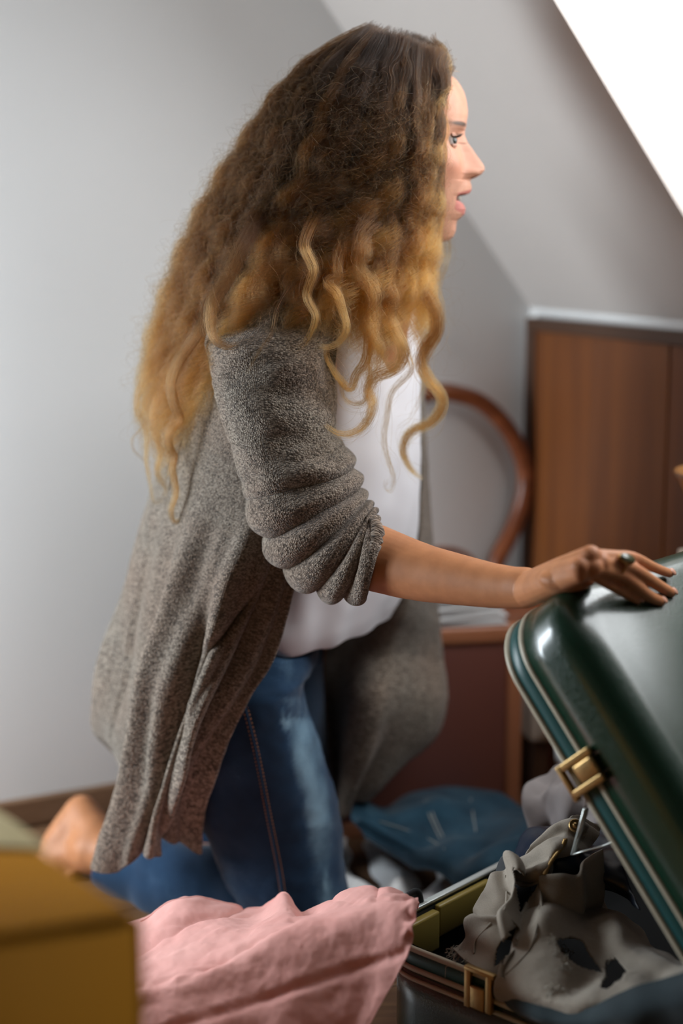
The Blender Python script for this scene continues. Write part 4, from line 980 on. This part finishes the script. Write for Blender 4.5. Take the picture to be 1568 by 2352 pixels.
uw = loft('u', [(850, 92, 930, 94, 2.03, .03), (800, 112, 970, 116, 2.03, .055), (730, 165, 998, 168, 2.03, .080), (672, 240, 990, 240, 2.03, .093), (625, 320, 975, 320, 2.03, .098), (575, 410, 966, 410, 2.02, .100), (530, 500, 955, 500, 2.02, .100),
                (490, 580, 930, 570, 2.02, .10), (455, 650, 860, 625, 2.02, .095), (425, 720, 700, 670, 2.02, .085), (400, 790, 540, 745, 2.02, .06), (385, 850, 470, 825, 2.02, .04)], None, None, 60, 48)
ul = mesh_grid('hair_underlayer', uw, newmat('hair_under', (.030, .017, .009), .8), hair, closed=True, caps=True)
# eyebrow hairs are painted skin pigment; a few fine strands across the cheek belong to the hair above

# ================================================================== CLOTHES
def heap(name, label, cat, G, mat, R, C, fn, thick=.0022, hole=None, group=None, parent=None):
    W = resample(resample(PG(G), R, 0), C, 1)
    if fn: W = wrinkle(W, fn)
    o = mesh_grid(name, W, mat, parent, thick=thick, hole=hole)
    if parent is None: tag(o, label, cat, group)
    elif label: o['label'] = label
    return o, W
# pink cloth over the near end of the suitcase
pk = [[(240, 2170, 1.875), (330, 2130, 1.885), (415, 2100, 1.885), (500, 2105, 1.905), (590, 2120, 1.905), (650, 2105, 1.865), (700, 2130, 1.845), (780, 2100, 1.813), (860, 2075, 1.761), (920, 2070, 1.725), (962, 2085, 1.705)],
 [(235, 2140, 1.77), (330, 2108, 1.78), (415, 2056, 1.79), (500, 2072, 1.81), (598, 2086, 1.82), (648, 2054, 1.79), (696, 2098, 1.76), (770, 2058, 1.72), (852, 2036, 1.676), (905, 2038, 1.646), (962, 2052, 1.626)],
 [(230, 2190, 1.675), (320, 2165, 1.685), (410, 2130, 1.695), (500, 2115, 1.705), (585, 2115, 1.715), (650, 2080, 1.706), (700, 2103, 1.687), (775, 2068, 1.657), (852, 2050, 1.626), (905, 2052, 1.593), (960, 2070, 1.578)],
 [(225, 2240, 1.61), (310, 2215, 1.615), (400, 2190, 1.62), (490, 2160, 1.63), (570, 2140, 1.64), (640, 2115, 1.64), (700, 2108, 1.626), (775, 2085, 1.616), (850, 2070, 1.591), (900, 2075, 1.569), (956, 2095, 1.554)],
 [(220, 2290, 1.545), (305, 2272, 1.545), (400, 2252, 1.55), (490, 2215, 1.56), (560, 2185, 1.57), (638, 2140, 1.58), (700, 2122, 1.58), (775, 2110, 1.575), (850, 2105, 1.565), (900, 2120, 1.55), (950, 2130, 1.54)],
 [(220, 2340, 1.525), (305, 2330, 1.525), (400, 2310, 1.525), (490, 2280, 1.535), (560, 2260, 1.54), (638, 2230, 1.545), (700, 2215, 1.546), (775, 2205, 1.547), (850, 2195, 1.543), (895, 2195, 1.534), (938, 2185, 1.529)],
 [(220, 2420, 1.5), (305, 2410, 1.5), (400, 2400, 1.5), (490, 2380, 1.505), (560, 2365, 1.51), (638, 2345, 1.511), (700, 2330, 1.517), (775, 2315, 1.519), (830, 2300, 1.521), (870, 2280, 1.517), (905, 2250, 1.518)],
 [(230, 2600, 1.46), (305, 2600, 1.46), (400, 2600, 1.46), (490, 2590, 1.465), (560, 2580, 1.47), (638, 2560, 1.471), (690, 2530, 1.482), (740, 2490, 1.489), (780, 2450, 1.494), (815, 2400, 1.5), (850, 2345, 1.506)]]
def pf(u, v, p):
    x, y = proj(p); rg = np.interp(x, [300, 408, 529, 638, 700, 780, 860], [2270, 2250, 2196, 2133, 2100, 2075, 2060])
    topm = 1/(1+math.exp((y-rg)/7)); q = Vector((p[0]*1.0, p[1], p[2]))
    al = p[0]*.93 + p[2]*.30 + p[1]*.25; ac = -p[0]*.30 + p[2]*.85 + p[1]*.55; wq = fbm(p, 7)*.6; w1 = mn.ridged_multi_fractal(Vector((al*8+wq, ac*40+wq*2, p[1]*6)), 1.0, 2.1, 3, .9, 2.0)
    sv = fbm((al*.9+3, ac*.7, p[1]*.5), 7)*2.2; w2 = 1-abs(math.sin(ac*50+al*5+sv)); w3 = 1-abs(math.sin(ac*33-al*11+1.6*fbm((al*.6, ac*.6, 0), 9)+1)); md = max(.12, .5+.9*mn.noise(Vector((al*10, ac*16, 3.1))))
    d = topm*(.0015*(w1-1.1) + .0068*md*w2**2.4 + .0055*w3**5) + .0035*fbm(p, 12) + .0012*fbm(p, 40)
    d += .006*math.exp(-((y-rg)/8)**2)*(.5+fbm(p, 22))
    d += (1-topm)*.0045*math.exp(-((y-(2345-.33*(x-450)))/14)**2)
    e = math.exp(-((x-948)/16)**2); d += e*.005*math.sin(y*.12+3*fbm(p, 30))
    return d
pink, PW = heap('pink_cloth', 'crumpled pink cotton cloth draped over the near corner of the suitcase', 'cloth', pk, M['pink'], 210, 330, pf, .0012)
hm = bmesh.new(); add_tube(hm, [Vector(q) + Vector((0, -.0006, .0008)) for q in PW[34, 30:190:2]], .0016, 6); h_ = from_bm('hem', hm, M['pink'], None); h_.parent = pink

# grey ripped jeans in the suitcase
gj = empty('grey_jeans', P(1350, 2200, 1.52)); tag(gj, 'grey ripped denim jeans with brass button lying crumpled in the open suitcase', 'jeans')
def gf(a, b, c=9):
    return lambda u, v, p: a*fbm(p, c) + b*math.sin(v*17+4*fbm(p, 6)) + .0005*fbm(p, 90)
holes = [[(1275, 2158), (1310, 2150), (1338, 2160), (1352, 2190), (1385, 2235), (1350, 2228), (1320, 2215), (1290, 2190)], [(1390, 2210), (1412, 2198), (1440, 2232), (1425, 2250), (1392, 2272), (1378, 2268), (1388, 2240)]]
def inpoly(x, y, poly):
    c = False; j = len(poly)-1
    for i in range(len(poly)):
        xi, yi = poly[i]; xj, yj = poly[j]
        if (yi > y) != (yj > y) and x < (xj-xi)*(y-yi)/(yj-yi)+xi: c = not c
        j = i
    return c
body_g = [
 [(1215, 2050, 1.66), (1260, 2030, 1.68), (1320, 2020, 1.70), (1380, 2060, 1.70), (1430, 2100, 1.68), (1480, 2150, 1.64), (1540, 2190, 1.56), (1600, 2210, 1.50)],
 [(1190, 2100, 1.60), (1245, 2070, 1.62), (1310, 2075, 1.63), (1370, 2090, 1.63), (1420, 2115, 1.61), (1480, 2165, 1.57), (1540, 2200, 1.51), (1600, 2225, 1.46)],
 [(1175, 2160, 1.57), (1235, 2110, 1.57), (1300, 2130, 1.58), (1360, 2150, 1.58), (1415, 2170, 1.56), (1475, 2200, 1.53), (1540, 2225, 1.48), (1600, 2250, 1.44)],
 [(1165, 2200, 1.55), (1230, 2185, 1.54), (1290, 2190, 1.54), (1350, 2205, 1.54), (1410, 2220, 1.53), (1470, 2235, 1.50), (1535, 2255, 1.46), (1600, 2280, 1.42)],
 [(1150, 2240, 1.54), (1215, 2245, 1.51), (1280, 2250, 1.50), (1345, 2260, 1.50), (1400, 2262, 1.49), (1460, 2270, 1.46), (1525, 2285, 1.43), (1590, 2310, 1.40)],
 [(1140, 2275, 1.54), (1205, 2290, 1.50), (1270, 2300, 1.48), (1330, 2308, 1.47), (1390, 2305, 1.46), (1450, 2305, 1.44), (1510, 2315, 1.41), (1575, 2335, 1.38)],
 [(1150, 2300, 1.56), (1205, 2320, 1.51), (1265, 2335, 1.49), (1325, 2345, 1.475), (1380, 2340, 1.465), (1440, 2335, 1.45), (1500, 2345, 1.42), (1560, 2365, 1.39)]]
Wb = resample(resample(PG(body_g), 150, 0), 190, 1); Wb = wrinkle(Wb, lambda u, v, p: .004*fbm(p, 9) + .004*math.sin(v*15+6*u+3*fbm(p, 7)) + .0004*fbm(p, 90))
pj_ = [[proj(Wb[i, j]) for j in range(190)] for i in range(150)]
jt = rng.normal(size=(150, 190))*1.6
gb = mesh_grid('trouser_leg', Wb, M['grey_denim'], gj, thick=.0018, hole=lambda c, r: any(inpoly(pj_[r][c][0]+jt[r, c], pj_[r][c][1]+jt[r, c], h_) for h_ in holes))
loopg = [
 [(1130, 2010, 1.665), (1168, 1985, 1.665), (1195, 1978, 1.66), (1222, 2010, 1.65), (1240, 2030, 1.63)],
 [(1100, 2045, 1.655), (1140, 2040, 1.645), (1180, 2020, 1.64), (1215, 2050, 1.625), (1246, 2060, 1.61)],
 [(1092, 2085, 1.65), (1130, 2090, 1.63), (1165, 2075, 1.62), (1200, 2090, 1.605), (1246, 2090, 1.59)],
 [(1100, 2105, 1.645), (1125, 2120, 1.62), (1165, 2120, 1.60), (1190, 2130, 1.585), (1240, 2130, 1.575)],
 [(1075, 2135, 1.635), (1110, 2150, 1.61), (1145, 2155, 1.59), (1180, 2165, 1.57), (1232, 2180, 1.56)],
 [(1052, 2165, 1.63), (1085, 2185, 1.605), (1120, 2195, 1.58), (1155, 2205, 1.56), (1215, 2215, 1.55)],
 [(1040, 2180, 1.625), (1070, 2208, 1.60), (1100, 2225, 1.575), (1135, 2238, 1.555), (1195, 2255, 1.545)]]
Wl_ = resample(resample(PG(loopg), 90, 0), 80, 1)
def lf(u, v, p):
    x, y = proj(p); g1 = np.interp(y, [1980, 2050, 2110, 2180, 2230], [1182, 1192, 1182, 1178, 1160])
    d = -.030*math.exp(-((x-g1)/10)**2)*(1 if y > 1995 else 0) + .010*math.exp(-((x-(g1-32))/16)**2) + .008*math.exp(-((x-(g1+30))/16)**2)
    d += .006*math.sin((y*.9-x*.5)*.05) + .003*fbm(p, 16); d -= .010*math.exp(-((y-2112+(x-1140)*.3)/8)**2)*(x < 1175); return d
Wl0 = Wl_.copy(); Wl_ = wrinkle(Wl_, lf)
hem_holes = [[(1176, 1990), (1200, 2003), (1238, 2028), (1228, 2046), (1206, 2072), (1191, 2098), (1186, 2050)], [(1178, 2118), (1192, 2130), (1181, 2168), (1160, 2204), (1134, 2222), (1140, 2176), (1162, 2146)]]
pl_ = [[proj(Wl_[i, j]) for j in range(80)] for i in range(90)]
mesh_grid('trouser_hem', Wl_, M['grey_denim'], gj, thick=.002, hole=lambda c, r: any(inpoly(pl_[r][c][0], pl_[r][c][1], h_) for h_ in hem_holes))
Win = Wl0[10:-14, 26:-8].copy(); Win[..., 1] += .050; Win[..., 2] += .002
q_ = mesh_grid('inner_shade', Win, newmat('shade_inside', (.035, .038, .042), .9), gj, thick=.0015); q_['label'] = 'dark sheet standing in for shade inside the trouser leg'  # dark sheet behind the gaps, shade inside the leg put into colour
wbg = [
 [(1240, 1925, 1.70), (1300, 1880, 1.71), (1320, 1876, 1.715), (1345, 1890, 1.72), (1378, 1905, 1.715)],
 [(1228, 1945, 1.685), (1285, 1900, 1.69), (1318, 1892, 1.69), (1345, 1905, 1.70), (1372, 1920, 1.70)],
 [(1200, 1970, 1.68), (1255, 1935, 1.675), (1290, 1925, 1.67), (1318, 1930, 1.675), (1350, 1950, 1.68)],
 [(1175, 1995, 1.67), (1225, 1975, 1.655), (1262, 1960, 1.645), (1285, 1955, 1.65), (1300, 1965, 1.66)],
 [(1165, 2010, 1.665), (1205, 2010, 1.645), (1240, 1998, 1.63), (1258, 1990, 1.635), (1262, 2000, 1.65)],
 [(1180, 2030, 1.66), (1210, 2035, 1.64), (1235, 2025, 1.625), (1245, 2015, 1.63), (1248, 2020, 1.645)]]
Ww = resample(resample(PG(wbg), 70, 0), 60, 1); Ww = wrinkle(Ww, lambda u, v, p: .0045*math.sin(u*22+3*fbm(p, 14)) + .003*fbm(p, 20)); mesh_grid('waistband', Ww, M['grey_denim'], gj, thick=.003)
# curved waistband lip and fly
b = bmesh.new(); lipp = smooth_path([P(*q) for q in ((1240, 2012, 1.625), (1262, 2008, 1.62), (1290, 2006, 1.62), (1320, 2010, 1.625), (1334, 1998, 1.63), (1340, 1978, 1.64), (1362, 1962, 1.65), (1385, 1950, 1.66))], 40)
R_ = np.array([[tuple(p + Vector((0, 0, -h)) + Vector((.0, -.012*math.sin(h*50), 0))) for p in lipp] for h in np.linspace(0, .075, 14)])
mesh_grid('front_panel', wrinkle(R_, lambda u, v, p: .003*fbm(p, 15)), M['grey_denim'], gj, thick=.0035); b.free()
b = bmesh.new(); zp = smooth_path([P(*q) for q in ((1298, 1928, 1.655), (1290, 1945, 1.65), (1275, 1965, 1.64), (1262, 1985, 1.63), (1250, 2008, 1.62))], 44)
for i in range(0, 43): add_box(b, zp[i], X_, Y_, Z, -.0022, .0022, -.002, .002, -.0006, .0006)
from_bm('zip', b, M['brass'], gj)
bt = P(1320, 1897, 1.672); b = bmesh.new(); nrm = Vector((.05, -.8, .6)).normalized(); tx = nrm.cross(Z).normalized(); ty = nrm.cross(tx)
rows = []
for r, h in ((.0065, 0), (.0076, .0012), (.0076, .0028), (.0062, .0040), (.0050, .0028), (.0034, .0030), (.0028, .0042), (.0008, .0046)):
    rows.append([tuple(bt + nrm*h + tx*math.cos(t_)*r + ty*math.sin(t_)*r) for t_ in np.linspace(0, 2*math.pi, 28, endpoint=False)])
b.free(); mesh_grid('button', np.array(rows), M['brass'], gj, closed=True, caps=True)
# seams and frayed threads
bpy.context.view_layer.update()
gbv = [bvh(o_) for o_ in gj.children if o_.name.startswith(('trouser', 'waist'))]
def onany(x, y, off=.0008):
    best = None
    for t_ in gbv:
        h_ = t_.ray_cast(CAM, ray(x, y))
        if h_[0] is not None and (best is None or h_[3] < best[1]): best = (h_[0], h_[3])
    return best[0] - ray(x, y)*off if best else P(x, y, 1.6)
b = bmesh.new()
for line_ in ([(1160, 2010), (1163, 2050), (1158, 2090), (1140, 2105), (1118, 2130), (1092, 2160), (1088, 2190)], [(1238, 2080), (1232, 2130), (1215, 2180), (1185, 2215), (1160, 2238)]):
    pp = smooth_path([onany(x, y) for x, y in line_], 50); add_tube(b, pp, .0011, 5)
from_bm('seam', b, M['grey_denim'], gj)
b = bmesh.new()
def fray(cx_, cy_, n, dx, dy, sp):
    for _ in range(n):
        x, y = cx_+rng.normal()*sp, cy_+rng.normal()*sp; p0 = onany(x, y, .0015); pts = [p0]
        for i in range(6): pts.append(pts[-1] + Vector((dx+rng.normal()*.002, -.0006+rng.normal()*.0008, dy+rng.normal()*.002)))
        add_tube(b, smooth_path(pts, 12), .00035, 4)
fray(1290, 2185, 26, -.0002, -.0015, 9); fray(1300, 2215, 22, -.0003, -.0012, 9); fray(1272, 2268, 16, -.001, -.001, 7); fray(1275, 2158, 8, -.0008, .0, 5); fray(1052, 2180, 16, -.0012, -.0022, 7); fray(1072, 2205, 12, -.0003, -.002, 6); fray(1440, 2238, 8, .0002, -.0006, 5)
o = from_bm('frayed_threads', b, M['hole'], gj); o['kind'] = 'stuff'
# dark satin lining / garment inside
heap('navy_garment', 'shiny dark navy garment bundled under the grey jeans in the suitcase', 'clothing', [
 [(1165, 1990, 1.74), (1200, 1925, 1.77), (1260, 1895, 1.80), (1330, 1890, 1.80), (1400, 1900, 1.76)],
 [(1185, 2005, 1.70), (1240, 1960, 1.70), (1295, 1945, 1.69), (1345, 1950, 1.69), (1420, 1960, 1.68)],
 [(1215, 2060, 1.68), (1262, 2000, 1.655), (1305, 1985, 1.65), (1345, 1990, 1.66), (1440, 2020, 1.64)],
 [(1240, 2120, 1.68), (1290, 2060, 1.66), (1340, 2040, 1.66), (1400, 2050, 1.65), (1470, 2090, 1.60)]], M['navy'], 60, 60, lambda u, v, p: .010*fbm(p, 14))
heap('dark_cloth', 'dark slate cloth lining the bottom of the suitcase under the jeans', 'cloth', [
 [(1130, 2255, 1.56), (1220, 2305, 1.50), (1330, 2318, 1.465), (1450, 2272, 1.425), (1600, 2225, 1.38)],
 [(1160, 2310, 1.54), (1240, 2345, 1.485), (1340, 2355, 1.45), (1450, 2330, 1.41), (1600, 2300, 1.36)],
 [(1210, 2350, 1.54), (1290, 2380, 1.50), (1380, 2400, 1.46), (1480, 2400, 1.42), (1600, 2390, 1.38)]], m_denim('slate_denim', (.012, .018, .022), (.03, .045, .052), (.05, .07, .08)), 40, 60, lambda u, v, p: .006*fbm(p, 10))
# pale grey garment over the far rim
heap('pale_garment', 'pale grey-mauve garment hanging over the far rim of the suitcase', 'clothing', [
 [(1290, 1745, 1.98), (1310, 1748, 1.97), (1340, 1765, 1.95), (1380, 1790, 1.92), (1420, 1820, 1.9)],
 [(1262, 1785, 1.95), (1290, 1785, 1.93), (1330, 1800, 1.91), (1375, 1820, 1.90), (1410, 1850, 1.88)],
 [(1215, 1822, 1.93), (1260, 1815, 1.90), (1310, 1822, 1.88), (1350, 1840, 1.87), (1400, 1870, 1.86)],
 [(1202, 1845, 1.92), (1250, 1850, 1.89), (1300, 1855, 1.87), (1345, 1868, 1.86), (1390, 1890, 1.85)],
 [(1205, 1890, 1.92), (1250, 1885, 1.89), (1290, 1880, 1.87), (1330, 1885, 1.86), (1370, 1905, 1.85)],
 [(1215, 1920, 1.92), (1245, 1912, 1.90), (1285, 1900, 1.88), (1320, 1900, 1.87), (1360, 1915, 1.86)]], M['lightgrey'], 80, 90, lambda u, v, p: .009*math.sin(v*16-5*u+3*fbm(p, 9)) + .006*fbm(p, 14), .003)
# blue jeans on the floor
heap('blue_jeans', 'blue denim jeans heaped on the floor between the woman and the brown case', 'jeans', [
 [(810, 1842, 2.20), (880, 1870, 2.24), (935, 1840, 2.30), (1010, 1820, 2.34), (1090, 1826, 2.34), (1160, 1838, 2.30), (1215, 1850, 2.24)],
 [(815, 1862, 2.15), (880, 1895, 2.16), (940, 1880, 2.18), (1010, 1862, 2.20), (1090, 1865, 2.20), (1160, 1870, 2.16), (1212, 1880, 2.12)],
 [(822, 1885, 2.13), (885, 1918, 2.12), (950, 1925, 2.12), (1015, 1915, 2.12), (1090, 1910, 2.12), (1155, 1915, 2.08), (1205, 1920, 2.04)],
 [(835, 1900, 2.14), (895, 1935, 2.11), (965, 1950, 2.09), (1025, 1955, 2.07), (1090, 1955, 2.06), (1140, 1955, 2.02), (1190, 1960, 1.98)],
 [(860, 1915, 2.16), (920, 1952, 2.12), (985, 1980, 2.08), (1030, 2005, 2.04), (1075, 2010, 2.01), (1110, 2000, 1.98), (1150, 1990, 1.95)],
 [(900, 1935, 2.18), (950, 1975, 2.13), (1000, 2010, 2.08), (1030, 2035, 2.03), (1060, 2045, 2.0), (1090, 2030, 1.98), (1130, 2015, 1.95)]], M['denim2'], 90, 150, lambda u, v, p: .011*math.sin(u*8+4*fbm(p, 4)) + .005*fbm(p, 6), .004)
# white sheet on the floor
heap('white_sheet', 'rumpled white sheet on the floor by the knees of the woman', 'sheet', [
 [(640, 1880, 2.42), (760, 1870, 2.44), (850, 1885, 2.44), (950, 1900, 2.43), (1060, 1910, 2.42)],
 [(650, 1960, 2.26), (780, 1915, 2.32), (850, 1918, 2.31), (950, 1935, 2.29), (1060, 1950, 2.27)],
 [(660, 2030, 2.14), (780, 1985, 2.19), (860, 1985, 2.18), (950, 1990, 2.17), (1060, 2010, 2.14)],
 [(670, 2100, 2.02), (780, 2055, 2.07), (870, 2055, 2.05), (950, 2060, 2.04), (1040, 2075, 2.02)],
 [(680, 2200, 1.89), (780, 2160, 1.93), (870, 2150, 1.93), (940, 2150, 1.92), (1000, 2160, 1.90)],
 [(690, 2260, 1.80), (780, 2240, 1.82), (860, 2220, 1.84), (900, 2200, 1.85), (940, 2190, 1.86)]], M['whitecloth'], 90, 90, lambda u, v, p: .012 + .012*math.sin(v*20+3*fbm(p, 4)) + .006*fbm(p, 9), .002)

fj = bpy.data.objects['blue_jeans']; bpy.context.view_layer.update(); ft = bvh(fj); b = bmesh.new()
for ln in ([(975, 1838), (985, 1870), (1000, 1905), (1010, 1925)], [(983, 1836), (993, 1868), (1008, 1902), (1018, 1922)], [(1080, 1834), (1086, 1870), (1092, 1910)], [(870, 1886), (930, 1905), (990, 1930), (1020, 1950)]):
    add_tube(b, smooth_path([on(ft, x, y, .001, 2.1) for x, y in ln], 30), .0007, 5)
q = from_bm('stitching', b, newmat('pale_thread', (.45, .45, .42), .8), None); q.parent = fj; q['label'] = 'pale seam stitching'
# added cream patch standing in for light on the back corner of the mustard box
cpz = zt + .0012; q0, q1 = at_z(-60, 1838, cpz), at_z(112, 1952, cpz); q2 = at_z(-60, 1946, cpz); m_ = newmat('painted_light_cream', (.62, .52, .28), .8)
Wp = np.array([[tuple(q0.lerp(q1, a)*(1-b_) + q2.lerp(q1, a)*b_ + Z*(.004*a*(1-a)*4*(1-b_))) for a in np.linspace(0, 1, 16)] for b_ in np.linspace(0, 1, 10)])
tag(mesh_grid('light_patch', Wp, m_, None, thick=.0008), 'cream patch of painted light on the back corner of the mustard box', 'patch')
